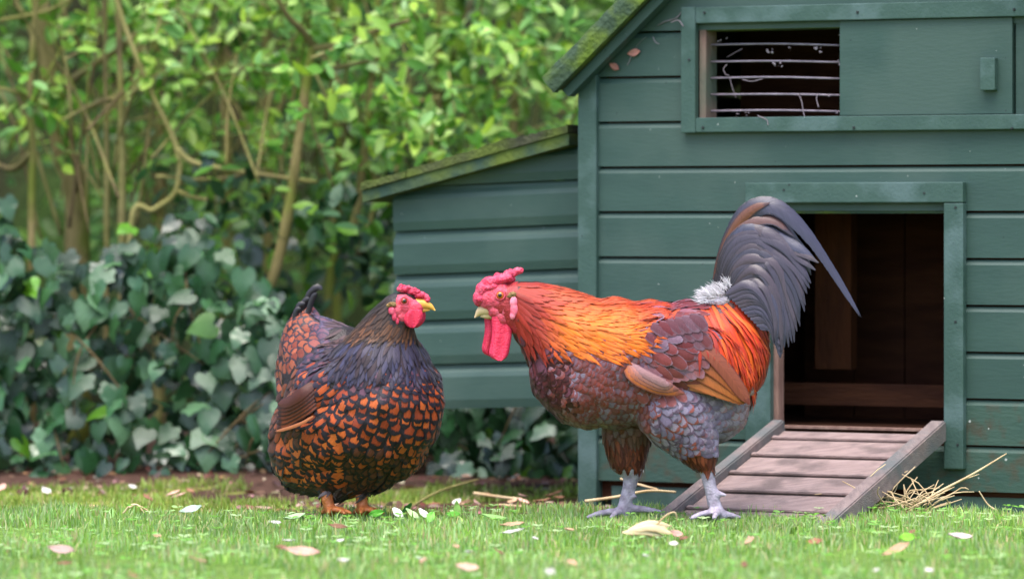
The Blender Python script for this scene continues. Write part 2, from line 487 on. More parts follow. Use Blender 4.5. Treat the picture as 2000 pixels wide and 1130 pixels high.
def board(u0, u1, w0, w1):
    """one shiplap board with a chamfered upper edge, clipped under the roof"""
    if u1 - u0 < 0.01: return
    top = min(w1, 99)
    ua, ub = u0, u1
    pl = []
    def inv(w): return EAVE_U + (w - EAVE_W) / ROOF_SLOPE
    a0, a1 = max(ua, inv(w0)), max(ua, inv(top))
    b0, b1 = min(ub, COOP_W - inv(w0)), min(ub, COOP_W - inv(top))
    if b0 - a0 < 0.02: return
    g, ch = 0.0045, 0.011
    bm = bmesh.new()
    sec = [(w0, 0.0, 0), (top - g - ch, 0.0, 1), (top - g, -0.0075, 1), (top - g, -0.018, 1), (w0, -0.018, 0)]
    va, vb = [], []
    for w, n, t in sec:
        f = (w - w0) / (top - w0)
        jit = 0.0
        va.append(bm.verts.new(cl(a0 + (a1 - a0) * f, n + jit, w)))
        vb.append(bm.verts.new(cl(max(b0 + (b1 - b0) * f, a0 + (a1 - a0) * f + .001), n + jit, w)))
    k = len(sec)
    for i in range(k):
        bm.faces.new((va[i], vb[i], vb[(i + 1) % k], va[(i + 1) % k]))
    bm.faces.new(va[::-1]); bm.faces.new(vb)
    bmesh.ops.recalc_face_normals(bm, faces=bm.faces)
    m = bpy.data.meshes.new('board'); bm.to_mesh(m); bm.free()
    obj('board', m, coop, M_MUDDY if w0 < W_LINES[1] + .01 else M_PAINT)

for k in range(len(W_LINES) - 1):
    w0, w1 = W_LINES[k], W_LINES[k + 1]
    cuts = []
    mid = (w0 + w1) / 2
    if dw0 - .02 < mid < dw1 + .02: cuts.append((du0 - .012, du1 + .012))
    if vw0 - .01 < mid < vw1 + .01: cuts.append((vu0 - .012, vu1 + .012))
    u = POST - 0.004
    end = COOP_W - POST + 0.004
    if not cuts:
        board(u, end, w0, w1)
    else:
        board(u, cuts[0][0], w0, w1); board(cuts[0][1], end, w0, w1)
# a dark sheathing behind the boards so that joints read dark, with the two openings left free
def sheath(u0, u1, w0, w1):
    prism('backing_panel', rect(u0, u1, w0, w1), -0.03, -0.0195, M_INNER, coop)
sheath(0.02, COOP_W - .02, 0.02, dw0 - .004)
sheath(0.02, du0 - .01, dw0 - .004, dw1 + .004); sheath(du1 + .01, COOP_W - .02, dw0 - .004, dw1 + .004)
sheath(0.02, COOP_W - .02, dw1 + .004, vw0 - .006)
sheath(0.06, vu0 - .01, vw0 - .006, EAVE_W + .06); sheath(vu1 + .01, COOP_W - .06, vw0 - .006, EAVE_W + .06)
sheath(0.22, vu0 - .01, EAVE_W + .06, vw1 + .006); sheath(vu1 + .01, COOP_W - .22, EAVE_W + .06, vw1 + .006)
# corner posts
for u0, u1 in ((0.0, POST), (COOP_W - POST, COOP_W)):
    ww = roof_w(0.0) - .004
    prism('corner_post', [(u0, -0.01), (u1, -0.01), (u1, ww + (ROOF_SLOPE * POST if u0 == 0 else 0)), (u0, ww + (0 if u0 == 0 else ROOF_SLOPE * POST))], -0.04, 0.012, M_TRIM, coop, bevel=0.0025)
# side walls, back, floor, ceiling boards (seen dark through the openings)
DEP = 0.85
def slab(name, a, b, mat):
    bm = bmesh.new()
    bmesh.ops.create_cube(bm, size=1.0)
    for v in bm.verts:
        q = v.co + Vector((.5, .5, .5))
        v.co = cl(a[0] + (b[0] - a[0]) * q.x, a[1] + (b[1] - a[1]) * q.y, a[2] + (b[2] - a[2]) * q.z)
    bmesh.ops.recalc_face_normals(bm, faces=bm.faces)
    m = bpy.data.meshes.new(name); bm.to_mesh(m); bm.free()
    return obj(name, m, coop, mat)
FLOOR_W = dw0 - 0.006
slab('side_wall', (0.004, -0.041, 0.05), (0.024, -DEP, EAVE_W + .02), M_PAINT)
slab('side_wall', (COOP_W - .024, -0.041, 0.05), (COOP_W - .004, -DEP, EAVE_W + .02), M_PAINT)
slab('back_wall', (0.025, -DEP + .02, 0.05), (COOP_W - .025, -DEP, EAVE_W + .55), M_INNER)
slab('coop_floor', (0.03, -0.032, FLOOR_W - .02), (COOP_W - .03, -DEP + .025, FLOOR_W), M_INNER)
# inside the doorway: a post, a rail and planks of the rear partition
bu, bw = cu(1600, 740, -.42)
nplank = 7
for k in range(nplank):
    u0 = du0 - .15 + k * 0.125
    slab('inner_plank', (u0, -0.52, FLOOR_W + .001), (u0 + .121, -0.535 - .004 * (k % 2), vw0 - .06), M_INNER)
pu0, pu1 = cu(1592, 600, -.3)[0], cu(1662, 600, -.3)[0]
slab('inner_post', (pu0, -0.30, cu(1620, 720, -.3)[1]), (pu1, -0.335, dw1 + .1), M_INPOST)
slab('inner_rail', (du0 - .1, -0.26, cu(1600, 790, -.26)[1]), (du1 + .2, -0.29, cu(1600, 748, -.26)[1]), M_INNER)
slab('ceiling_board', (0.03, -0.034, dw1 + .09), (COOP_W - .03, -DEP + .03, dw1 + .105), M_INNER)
# plinth under the boards
slab('plinth', (0.05, -0.036, -0.02), (COOP_W - .05, -0.07, W_LINES[0] + .02), M_NAIL)
prism('ground_rail', rect(cu(1190, 960)[0], COOP_W - .06, 0.0, 0.052), -0.034, -0.012, M_TRIM, coop)

# roof: two pitched slabs with barge boards
def roof_side(sgn):
    def f(u, n, w):
        return cl(u if sgn > 0 else COOP_W - u, n, w)
    t = 0.05
    e_u, e_w = EAVE_U + 0.016, EAVE_W + 0.016 * ROOF_SLOPE
    top_u = COOP_W / 2 + 0.0005
    top_w = EAVE_W + (top_u - EAVE_U) * ROOF_SLOPE
    nrm = Vector((-ROOF_SLOPE, 1)).normalized()
    # deck
    prism('roof_deck', [(e_u, e_w + .002), (top_u, top_w + .002), (top_u, top_w + .022), (e_u - .012, e_w + .022)], -DEP - .06, 0.052, M_FELT, coop, tf=f)
    # mossy barge board on the front edge
    h = 0.046
    bm = bmesh.new()
    nseg = 40
    rows = []
    for i in range(nseg + 1):
        s = i / nseg
        u = e_u - .004 + (top_u - e_u + .004) * s; w = e_w - .004 * ROOF_SLOPE + (top_w - e_w + .004 * ROOF_SLOPE) * s
        j = 0.0035 * noise.noise(Vector((u * 26, sgn * 3.0, 0))) + 0.0025 * noise.noise(Vector((u * 80, sgn * 3.0, 5)))
        base = Vector((u, w)) + nrm * 0.0
        topp = base + nrm * (h + j)
        midp = base + nrm * (h * .62)
        rows.append([bm.verts.new(f(base.x, .053, base.y)), bm.verts.new(f(base.x, .074, base.y)), bm.verts.new(f(midp.x, .0765 + j * .4, midp.y)), bm.verts.new(f(topp.x, .070, topp.y)), bm.verts.new(f(topp.x, .053, topp.y))])
    for i in range(nseg):
        for q in range(5):
            bm.faces.new((rows[i][q], rows[i + 1][q], rows[i + 1][(q + 1) % 5], rows[i][(q + 1) % 5]))
    bm.faces.new(rows[0][::-1]); bm.faces.new(rows[-1])
    bmesh.ops.recalc_face_normals(bm, faces=bm.faces)
    m = bpy.data.meshes.new('barge_board'); bm.to_mesh(m); bm.free()
    obj('barge_board', m, coop, M_MOSSROOF)
    # dark soffit lath under it
    prism('soffit_lath', [(e_u + .02, e_w + .02 * ROOF_SLOPE - .030), (top_u, top_w - .030), (top_u, top_w - .002), (e_u + .004, e_w + .004 * ROOF_SLOPE - .002)], 0.014, 0.046, M_PAINT, coop, tf=f)
roof_side(1); roof_side(-1)

# vent: frame, bars, sliding panel
fu0, fw1 = cu(1337, 15); fu1 = cu(2040, 262)[0]; fw0 = cu(1337, 260)[1]
fw = cu(1365, 100)[0] - fu0
FR = 0.020
vf = prism('vent_frame', rect(fu0, fu0 + fw, fw0, fw1), 0.0005, FR, M_TRIM, coop, bevel=.002)
prism('vent_frame', rect(fu1 - fw, fu1, fw0, fw1), 0.0005, FR, M_TRIM, coop, bevel=.002)
prism('vent_frame', rect(fu0 + fw + .0005, fu1 - fw - .0005, fw1 - fw * 1.05, fw1 - .001), 0.0005, FR - .001, M_TRIM, coop, bevel=.002)
prism('vent_frame', rect(fu0 + fw + .0005, fu1 - fw - .0005, fw0 + .001, fw0 + fw * .95), 0.0005, FR - .001, M_TRIM, coop, bevel=.002)
prism('vent_jamb', rect(vu0 + .001, vu0 + .016, vw0, vw1), -0.06, -0.002, M_JAMB, coop)
slab('vent_head', (vu0 + .0165, -0.075, vw1 - .014), (vu1, -0.004, vw1 - .001), M_MOSSY)
pu_0, _ = cu(1643, 140); pu_1, _ = cu(1980, 140)
pn = prism('sliding_panel', rect(pu_0, pu_1, fw0 + fw * .95 + .001, fw1 - fw * 1.05 - .001), -0.012, 0.009, M_PAINT, coop, bevel=.0015)
hu0, hw1 = cu(1923, 114); hu1, hw0 = cu(1952, 177)
hn = prism('panel_handle', rect(hu0, hu1, hw0, hw1), 0.0095, 0.028, M_TRIM, None, bevel=.002); child_inv(hn, pn)
prism('panel_runner', rect(pu_1 + .004, fu1 - fw - .001, fw0 + fw * .95 + .001, fw1 - fw * 1.05 - .001), -0.016, -0.002, M_PAINT, coop)
for y in (88, 121, 153, 185, 217):
    u0, w0 = cu(1382, y, -.03); u1, w1 = cu(1648, y + 1, -.03)
    tube('vent_bar', [cl(u0, -.03, w0), cl((u0 + u1) / 2, -.03, w0 + random.uniform(-.001, .001)), cl(u1, -.03, w1)], [.0022] * 3, M_WIRE, coop, n=6, seg=6)
u0, w1 = cu(1380, 76, -.03); w0 = cu(1380, 228, -.03)[1]
tube('vent_bar', [cl(u0, -.028, w0), cl(u0, -.028, w1)], [.0025] * 2, M_WIRE, coop, n=3, seg=6)
# dark box behind the vent so that the loft reads closed
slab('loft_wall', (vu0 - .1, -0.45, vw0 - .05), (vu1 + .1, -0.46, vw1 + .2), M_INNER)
# cobweb and down caught on the bars
for (x, y, s) in ((1503, 97, 9), (1543, 95, 7), (1598, 97, 10), (1511, 127, 8), (1525, 124, 8), (1558, 157, 4), (1642, 115, 8), (1643, 122, 8), (1641, 72, 6), (1405, 82, 6), (1420, 76, 4), (1440, 225, 5), (1460, 224, 6), (1480, 226, 4), (1635, 222, 5), (1560, 186, 5), (1618, 186, 5)):
    u, w = cu(x, y, -.024)
    b = [(cl(u + random.uniform(-1, 1) * s * .0008, -.024, w + random.uniform(-1, 1) * s * .0008), (s * .00034 * random.uniform(.4, 1),) * 3) for _ in range(6)]
    obj('cobweb_tuft', blob('cobweb_tuft', b, 0.0014, 1, M_WEB, bumps=.002, bscale=400), coop)
def web_strand(pts, r=.0009, n=-.022):
    tube('cobweb_strand', [cl(*(lambda q: (q[0], n, q[1]))(cu(x, y, n))) for x, y in pts], [r] * len(pts), M_WEB, coop, n=14, seg=5)
web_strand([(1420, 126), (1413, 135), (1418, 146), (1424, 147)], .0011)
web_strand([(1562, 188), (1566, 200), (1569, 218), (1572, 230)], .0011)
web_strand([(1596, 184), (1595, 195), (1599, 210)], .0012)
web_strand([(1425, 150), (1430, 170), (1438, 192)], .0006)
web_strand([(1450, 155), (1468, 159), (1490, 154)], .0009)
web_strand([(1420, 112), (1450, 95)], .0005)
web_strand([(1480, 226), (1497, 234), (1500, 245)], .0009, .021)
web_strand([(1285, 50), (1300, 42), (1320, 36), (1330, 25)], .0011, .004)
web_strand([(1310, 44), (1325, 40), (1335, 52)], .0011, .022)
web_strand([(1238, 100), (1248, 85), (1262, 72)], .0004, .004)
web_strand([(1275, 72), (1280, 82), (1287, 86)], .0008, .004)
web_strand([(1225, 128), (1230, 118), (1233, 108)], .0008, .004)

# door frame
gu0, gw1 = cu(1463, 357); gu1, gw0 = cu(1888, 915)
ti = cu(1600, 396)[1]
DF = 0.022
prism('door_frame', rect(gu0, gu1, ti, gw1), 0.0005, DF, M_TRIM, coop, bevel=.0025)
prism('door_frame', rect(gu0, du0, W_LINES[1] - .02, ti - .001), 0.0005, DF - .001, M_TRIM, coop, bevel=.0025)
prism('door_frame', rect(du1, gu1, gw0, ti - .001), 0.0005, DF - .001, M_TRIM, coop, bevel=.0025)
slab('door_head', (du0, -0.034, ti - .023), (du1, -0.006, ti - .002), M_MOSSY)
slab('door_jamb', (du0 - .004, -0.03, FLOOR_W + .001), (du0 + .010, -0.0005, ti - .024), M_JAMB)
slab('door_sill', (du0 + .011, -0.031, FLOOR_W + .0005), (du1 - .001, -0.001, FLOOR_W + .006), M_JAMB)
for (x, y) in ((1531, 371), (1805, 377), (1866, 405), (1866, 628), (1870, 868), (1475, 399), (1375, 25), (1674, 24), (1980, 19), (1372, 249), (1667, 249), (1976, 251), (1345, 117)):
    u, w = cu(x, y, DF)
    M = Matrix.Translation(cl(u, DF - .0005, w)) @ EN.to_track_quat('Z', 'Y').to_matrix().to_4x4()
    bm = bmesh.new(); bmesh.ops.create_cone(bm, cap_ends=True, segments=8, radius1=.0034, radius2=.0026, depth=.003, matrix=M)
    m = bpy.data.meshes.new('nail'); bm.to_mesh(m); bm.free(); obj('nail', m, coop, M_NAIL)

# nest box on the coop's side, sagging a little away from it
NB_N = -0.10
nb_r_u, _ = cu(1131, 600, NB_N)
SAG = R(2.2)
nb_pivot = Vector((cu(1131, 792, NB_N)[0], cu(1131, 792, NB_N)[1]))
def nbl(u, n, w):
    d = Vector((u, w)) - nb_pivot
    c, s = math.cos(SAG), math.sin(SAG)
    return cl(nb_pivot.x + d.x * c - d.y * s * 0.25, NB_N + n, nb_pivot.y + d.x * s + d.y * c)
nest = bpy.data.objects.new('nest_box', None); COL.objects.link(nest); nest.location = nbl(nb_pivot.x - .2, 0, nb_pivot.y); 
def to_nest(o):
    pass
nest.parent = coop; nest.matrix_parent_inverse = Matrix.Translation(-coop.location)
def nchild(o):
    o.parent = nest; o.matrix_parent_inverse = Matrix.Translation(-nest.location)
nb_l_u = cu(772, 600, NB_N)[0]
nws = [cu(1131, y, NB_N)[1] for y in (792, 703, 615, 523, 436)]
nws.append(nws[-1] + (nws[-1] - nws[-2]))
nws.append(nws[-1] + .08)
lid_r = cu(1128, 285, NB_N); lid_l = cu(770, 384, NB_N)
lid_slope = (lid_r[1] - lid_l[1]) / (lid_r[0] - lid_l[0]) - math.tan(SAG)
def lid_w(u):
    return (lid_r[1] + .0) + (u - lid_r[0]) * lid_slope
for k in range(len(nws) - 1):
    w0, w1 = nws[k], nws[k + 1]
    bm = bmesh.new()
    hgt = w1 - w0
    sec = [(0.0, 0.0), (0.02, 0.004), (hgt * .70, 0.004), (hgt * .80, 0.0005), (hgt * .90, -0.008), (hgt - .002, -.0105), (hgt - .002, -0.02), (0.0, -0.02)]
    va, vb = [], []
    def ul(w): return max(nb_l_u, lid_r[0] + (w - lid_r[1]) / lid_slope)
    ok = True
    for (dw, n) in sec:
        w = w0 + dw
        if w > lid_w(nb_r_u) - .003: w = lid_w(nb_r_u) - .003
        va.append(bm.verts.new(nbl(ul(w), n, w))); vb.append(bm.verts.new(nbl(nb_r_u + .012, n, w)))
    if w0 < lid_w(nb_r_u) - .01:
        q = len(sec)
        for i in range(q):
            try: bm.faces.new((va[i], vb[i], vb[(i + 1) % q], va[(i + 1) % q]))
            except ValueError: pass
        bm.faces.new(va[::-1]); bm.faces.new(vb)
        bmesh.ops.recalc_face_normals(bm, faces=bm.faces)
        m = bpy.data.meshes.new('board'); bm.to_mesh(m)
        nchild(obj('board', m, None, M_PAINT))
    bm.free()
def nslab(name, poly, n0, n1, mat, bevel=0.0):
    o = prism(name, poly, n0, n1, mat, None, bevel=bevel, tf=nbl); nchild(o); return o
nslab('end_panel', [(nb_l_u + .001, nws[0] + .002), (nb_l_u + .016, nws[0] + .002), (nb_l_u + .016, lid_w(nb_l_u + .016) - .006), (nb_l_u + .001, lid_w(nb_l_u) - .006)], -.5, -.0205, M_PAINT)
nslab('floor_panel', rect(nb_l_u + .0165, nb_r_u, nws[0] + .002, nws[0] + .016), -.5, -.0205, M_INNER)
nslab('back_panel', [(nb_l_u + .0165, nws[0] + .0165), (nb_r_u, nws[0] + .0165), (nb_r_u, lid_w(nb_r_u) - .006), (nb_l_u + .0165, lid_w(nb_l_u + .0165) - .006)], -.5, -.488, M_PAINT)
# lid: lower fascia and a ragged, mossy felt board on top
lx0 = cu(713, 370, NB_N + .04)[0]; lx1 = nb_r_u + .002
def strip(name, off0, off1, n0, n1, rag, mat, x0, x1):
    bm = bmesh.new(); rows = []
    nseg = 36
    for i in range(nseg + 1):
        u = x0 + (x1 - x0) * i / nseg
        j = rag * (noise.noise(Vector((u * 22, off1 * 90, 0))) + .7 * noise.noise(Vector((u * 75, off1 * 90, 2))))
        w = lid_w(u)
        rows.append([bm.verts.new(nbl(u, n1 - abs(j) * .5, w + off0)), bm.verts.new(nbl(u, n1 + j * .6, w + off1 + j)), bm.verts.new(nbl(u, n0, w + off1)), bm.verts.new(nbl(u, n0, w + off0))])
    for i in range(nseg):
        for q in range(4):
            bm.faces.new((rows[i][q], rows[i + 1][q], rows[i + 1][(q + 1) % 4], rows[i][(q + 1) % 4]))
    bm.faces.new(rows[0][::-1]); bm.faces.new(rows[-1])
    bmesh.ops.recalc_face_normals(bm, faces=bm.faces)
    m = bpy.data.meshes.new(name); bm.to_mesh(m); bm.free()
    nchild(obj(name, m, None, mat))
strip('lid_fascia', .001, .027, -.52, .045, .0012, M_MOSSY, lx0, lx1)
span = lx1 - lx0
for a, b, hh in ((0, .22, .016), (.222, .46, .020), (.462, .72, .022), (.722, .90, .019), (.902, 1.0, .018)):
    strip('lid_shingle', .0285, .0285 + hh, -.52, .050 + .004 * random.random(), .0035, M_FELT, lx0 + span * a, lx0 + span * b)

# ------------------------------------------------------------------ ramp
RL_top = [cu(1500, 838, .03), cu(1843, 842, .03)]
ramp_u0, ramp_u1 = cu(1508, 835, .03)[0], cu(1836, 838, .03)[0]
ramp_len = 0.64
rw1 = cu(1670, 846, .02)[1]; 
ramp = empty('chicken_ramp', cl((ramp_u0 + ramp_u1) / 2, .03 + ramp_len, 0.02), 'weathered grey brown plank ramp with side rails leading up to doorway', 'ramp')
RW0 = 0.002
def rl(u, s, h):                                # u across, s 0 (door) .. 1 (foot), h above the planks
    a = Vector((ramp_len, -(rw1 - RW0)))
    nn = Vector((rw1 - RW0, ramp_len)).normalized()
    return cl(u, .026 + a.x * s + nn.x * h, rw1 + a.y * s + nn.y * h)
def ramp_box(name, u0, u1, s0, s1, h0, h1, mat, bev=.002):
    bm = bmesh.new(); bmesh.ops.create_cube(bm, size=1)
    for v in bm.verts:
        q = v.co + Vector((.5, .5, .5))
        v.co = rl(u0 + (u1 - u0) * q.x, s0 + (s1 - s0) * q.y, h0 + (h1 - h0) * q.z)
    bmesh.ops.recalc_face_normals(bm, faces=bm.faces)
    bmesh.ops.bevel(bm, geom=list(bm.edges), offset=bev, segments=2, affect='EDGES')
    m = bpy.data.meshes.new(name); bm.to_mesh(m); bm.free(); return obj(name, m, ramp, mat)
np_ = 7
edges = [0.0, .10, .27, .45, .62, .79, .93, 1.05]
for k in range(np_):
    j = random.uniform(-.0015, .0015)
    ramp_box('plank', ramp_u0 + .026, ramp_u1 - .026, edges[k] + .002, edges[k + 1] - .003, -.012 + j, .004 + j + .0025 * (k % 2), M_RAMP)
for k in (1, 2, 3, 4, 5):
    ramp_box('tread_lath', ramp_u0 + .027, ramp_u1 - .027, edges[k] - .012, edges[k] + .010, .0072, .0125, M_RAMP, .0015)
ramp_box('side_rail', ramp_u0 - .004, ramp_u0 + .025, -.02, 1.06, -.014, .024, M_RAIL, .003)
ramp_box('side_rail', ramp_u1 - .025, ramp_u1 + .010, -.02, 1.06, -.014, .030, M_RAIL, .003)

exec_marker = None
# ------------------------------------------------------------------ feathers
ROWS = 7
FB = 0.62                                        # feathers are darker than they look in this bright picture
COLS = np.array([-1, -0.5, 0, 0.5, 1.0])
def profile(kind, t):
    if kind == 'scale':   return np.interp(t, [0, .2, .5, .75, .9, 1], [.55, .85, 1, .95, .68, .22])
    if kind == 'hackle':  return np.interp(t, [0, .2, .5, .75, .92, 1], [.2, .8, 1, .8, .4, .05])
    if kind == 'sickle':  return np.interp(t, [0, .1, .3, .6, .85, 1], [.35, .75, 1, .9, .55, .08])
    if kind == 'quill':   return np.interp(t, [0, .1, .4, .8, .94, 1], [.5, .8, 1, .95, .6, .15])
    if kind == 'long':    return np.interp(t, [0, .12, .3, .5, .65, .85, 1], [.5, .9, 1, .8, .5, .32, .08])
    if kind == 'fluff':   return np.interp(t, [0, .3, .7, 1], [.8, 1, .7, .08])

class Feathers:
    def __init__(self): self.items = []
    def add(self, path, normals, width, kind, ca, cb, thr=.6, camber=0.12, barb=60.0, score=0.0):
        path = np.asarray(path, float); normals = np.asarray(normals, float)
        n = len(path)
        tan = np.gradient(path, axis=0); tan /= np.linalg.norm(tan, axis=1)[:, None] + 1e-9
        side = np.cross(tan, normals); side /= np.linalg.norm(side, axis=1)[:, None] + 1e-9
        t = np.linspace(0, 1, n)
        w = profile(kind, t) * width * .5
        V = path[:, None, :] + side[:, None, :] * (COLS[None, :, None] * w[:, None, None]) - normals[:, None, :] * ((COLS ** 2)[None, :, None] * (w * camber * 2)[:, None, None])
        S = np.zeros((n, 5, 3)); S[:, :, 0] = COLS[None]; S[:, :, 1] = t[:, None]; S[:, :, 2] = random.random()
        self.items.append((V.reshape(-1, 3), n, S.reshape(-1, 3), (*[v * FB for v in ca], thr), (*[v * FB for v in cb], barb), score))
    def faces(self, n):
        i = np.arange(n - 1)[:, None] * 5 + np.arange(4)[None]
        return np.stack([i, i + 1, i + 6, i + 5], -1).reshape(-1, 4)
    def emit(self, items, name, parent, kind=None, mat=None):
        V = np.concatenate([a[0] for a in items]); S = np.concatenate([a[2] for a in items])
        CA = np.concatenate([np.tile(a[3], (len(a[0]), 1)) for a in items]); CB = np.concatenate([np.tile(a[4], (len(a[0]), 1)) for a in items])
        off, Fs = 0, []
        for a in items:
            Fs.append(self.faces(a[1]) + off); off += len(a[0])
        m = raw_mesh(name, V, np.concatenate(Fs), mat or M_FEATHER, {'ca': ('C', CA), 'cb': ('C', CB), 'st': ('V', S)})
        o = obj(name, m, parent)
        if kind: o['kind'] = kind
        return o
    def build(self, parent, n_single, name='feather', mat=None):
        it = sorted(self.items, key=lambda a: -a[5])
        for a in it[:n_single]: self.emit([a], name, parent, None, mat)
        if it[n_single:]: self.emit(it[n_single:], 'plumage', parent, 'stuff')

def chain_balls(chain, Y0, step=0.35):
    """chain of (px, py, r px, width ratio, Y offset in m) -> list of balls"""
    out = []
    for a, b in zip(chain[:-1], chain[1:]):
        L = math.hypot(a[0] - b[0], a[1] - b[1]) + abs(a[4] - b[4]) * 950
        n = max(1, int(L / (max(3, min(a[2], b[2])) * step)))
        for i in range(n + 1):
            t = i / n
            q = [a[k] * (1 - t) + b[k] * t for k in range(5)]
            s = (DIST + Y0 + q[4]) / F
            out.append((P(q[0], q[1], Y0 + q[4]), (q[2] * s, q[2] * s * q[3], q[2] * s)))
    return out

class Surface:
    def __init__(self, mesh):
        n = len(mesh.vertices)
        co = np.empty(n * 3, np.float32); mesh.vertices.foreach_get('co', co); self.co = co.reshape(-1, 3)
        self.faces = [tuple(p.vertices) for p in mesh.polygons]
        self.bvh = BVHTree.FromPolygons([Vector(c) for c in self.co], self.faces)
        self.cent = np.array([self.co[list(f)].mean(0) for f in self.faces])
        ar = np.empty(len(self.faces), np.float32); mesh.polygons.foreach_get('area', ar); self.area = ar
        nr = np.empty(len(self.faces) * 3, np.float32); mesh.polygons.foreach_get('normal', nr); self.nrm = nr.reshape(-1, 3)
        vn = np.empty(n * 3, np.float32); mesh.vertices.foreach_get('normal', vn); self.vn = vn.reshape(-1, 3)
    def near(self, p):
        loc, nor, idx, d = self.bvh.find_nearest(p)
        f = self.faces[idx]
        nn = Vector(self.vn[list(f)].mean(0)).normalized()
        return loc, nn

def unpix(p, Y):                                 # side-on pixel coordinates of a point on a bird standing at depth Y
    k = (Y + DIST) / F
    return p[0] / k + 1000.0, HY - (p[2] - CH) / k

def plumage(S, Fs, region, Y0, n_try=26000, grid=None):
    """feathers at evenly spread points (farthest-point order, spacing set by the region)"""
    idx = rng.choice(len(S.area), n_try, p=S.area / S.area.sum())
    k = (Y0 + DIST) / F
    view = Vector((0, -1, 0.07))
    cand, regs, sps, later = [], [], [], []
    for i in idx:
        c = S.cent[i] + rng.normal(0, .001, 3)
        px, py = unpix(c, Y0)
        r = region(px, py, c, S.nrm[i])
        if r is None: continue
        if grid and r.get('grid'):
            later.append((c, (r, px, py), r['spacing'] * k)); continue
        cand.append(c); regs.append((r, px, py)); sps.append(r['spacing'] * k)
    cand = np.array(cand, np.float32); sps = np.array(sps, np.float32)
    dist = np.full(len(cand), 1e9, np.float32)
    pick = []
    cur = 0
    while True:
        pick.append(cur)
        d = np.sqrt(((cand - cand[cur]) ** 2).sum(1)) / sps
        np.minimum(dist, d, out=dist)
        cur = int(dist.argmax())
        if dist[cur] < 1.0: break
    na = len(pick)
    if grid:                                     # breast and flanks: staggered rows running back from the neck
        C, pole = grid[0], grid[1].normalized()
        ax = pole.orthogonal().normalized(); ay = pole.cross(ax)
        gc, gr = [], []
        def shoot(th, ph):
            u = pole * math.cos(th) + (ax * math.cos(ph) + ay * math.sin(ph)) * math.sin(th)
            h = S.bvh.ray_cast(C + u * .6, -u)
            return h[0]
        th, row = .25, 0
        while th < 3.0:
            base = [shoot(th, a) for a in np.linspace(0, 2 * math.pi, 48, endpoint=False)]
            # walk round the ring, stepping by the local spacing
            ph = (row % 2) * .5 * .07 + random.random() * .01
            rr_, spm = .12, 12 * k
            end = ph + 2 * math.pi - .02
            mins = []
            while ph < end:
                q = shoot(th, ph)
                step = .1
                if q is not None:
                    px, py = unpix(q, Y0)
                    _, nn_ = S.near(q)
                    r = region(px, py, np.array(q), np.array(nn_))
                    rad = max(.02, (q - C).length * math.sin(th))
                    sp = (r['spacing'] if r else 12) * k
                    step = sp * 1.16 / rad
                    mins.append(sp / (q - C).length)
                    if r is not None and r.get('grid'):
                        gc.append(np.array(q)); gr.append((r, px, py))
                ph += step * random.uniform(.94, 1.06)
            th += (np.median(mins) if mins else .08) * .92
            row += 1
        G = np.array(gc)                         # fill what the rows left open
        for c, rp, sp in later:
            if ((G - c) ** 2).sum(1).min() > (1.5 * sp) ** 2:
                G = np.vstack([G, c[None]]); gc.append(np.array(c)); gr.append(rp)
        nb_ = len(cand)
        cand = np.concatenate([cand, np.array(gc, np.float32)]); regs += gr
        pick = pick + list(range(nb_, nb_ + len(gc)))
    for i in pick:
        c = cand[i]; r, px, py = regs[i]
        L = r['length'] * k * random.uniform(.92, 1.1); W = r['width'] * k * random.uniform(.9, 1.1)
        p, nn = S.near(Vector(c))
        nrow = r.get('rows', ROWS)
        step = L / (nrow - 1)
        path, nor = [], []
        lift = r.get('lift', 4) * k * random.uniform(.85, 1.2); off = -.6 * k + random.uniform(0, .4) * k
        q = p.copy()
        jit = random.gauss(0, r.get('jit', .12))
        fly = r.get('fly', 0.0)
        d = None
        for j in range(nrow):
            t = j / (nrow - 1)
            path.append(q + nn * (off + lift * t ** 1.4 + fly * k * t * t)); nor.append(nn.copy())
            qx, qy = unpix(q, Y0)
            v = Vector(r['flow'](qx, qy, q))
            if grid and r.get('grid'):
                u = (q - grid[0]).normalized(); po = grid[1].normalized()
                e = (u * u.dot(po) - po)
                if e.length > 1e-3: v = v.normalized() * r.get('fmix', .3) + e.normalized() * (1 - r.get('fmix', .3))
            v = v - nn * v.dot(nn)
            if v.length < 1e-5: v = Vector((0, 0, -1)) - nn * Vector((0, 0, -1)).dot(nn)
            v.normalize()
            v = (Matrix.Rotation(jit, 3, nn) @ v)
            if d is not None: v = (v * .6 + d * .4).normalized()
            d = v
            q2 = q + v * step
            q3, n3 = S.near(q2)
            if (q3 - q2).length > step * 0.8 and r.get('free', True):
                q3 = q2; n3 = nn
            q, nn = q3, n3
        tipx, tipy = unpix(path[-1], Y0)
        ca, cb, thr = r['color'](px, py, tipx, tipy)
        f = random.uniform(.86, 1.14)
        Fs.add(path, nor, W, r['kind'], [x * f for x in ca], [x * f for x in cb], thr, r.get('camber', .06), r.get('barb', 60), score=L * W * max(0, Vector(nor[len(nor) // 2]).dot(view)))
    return na

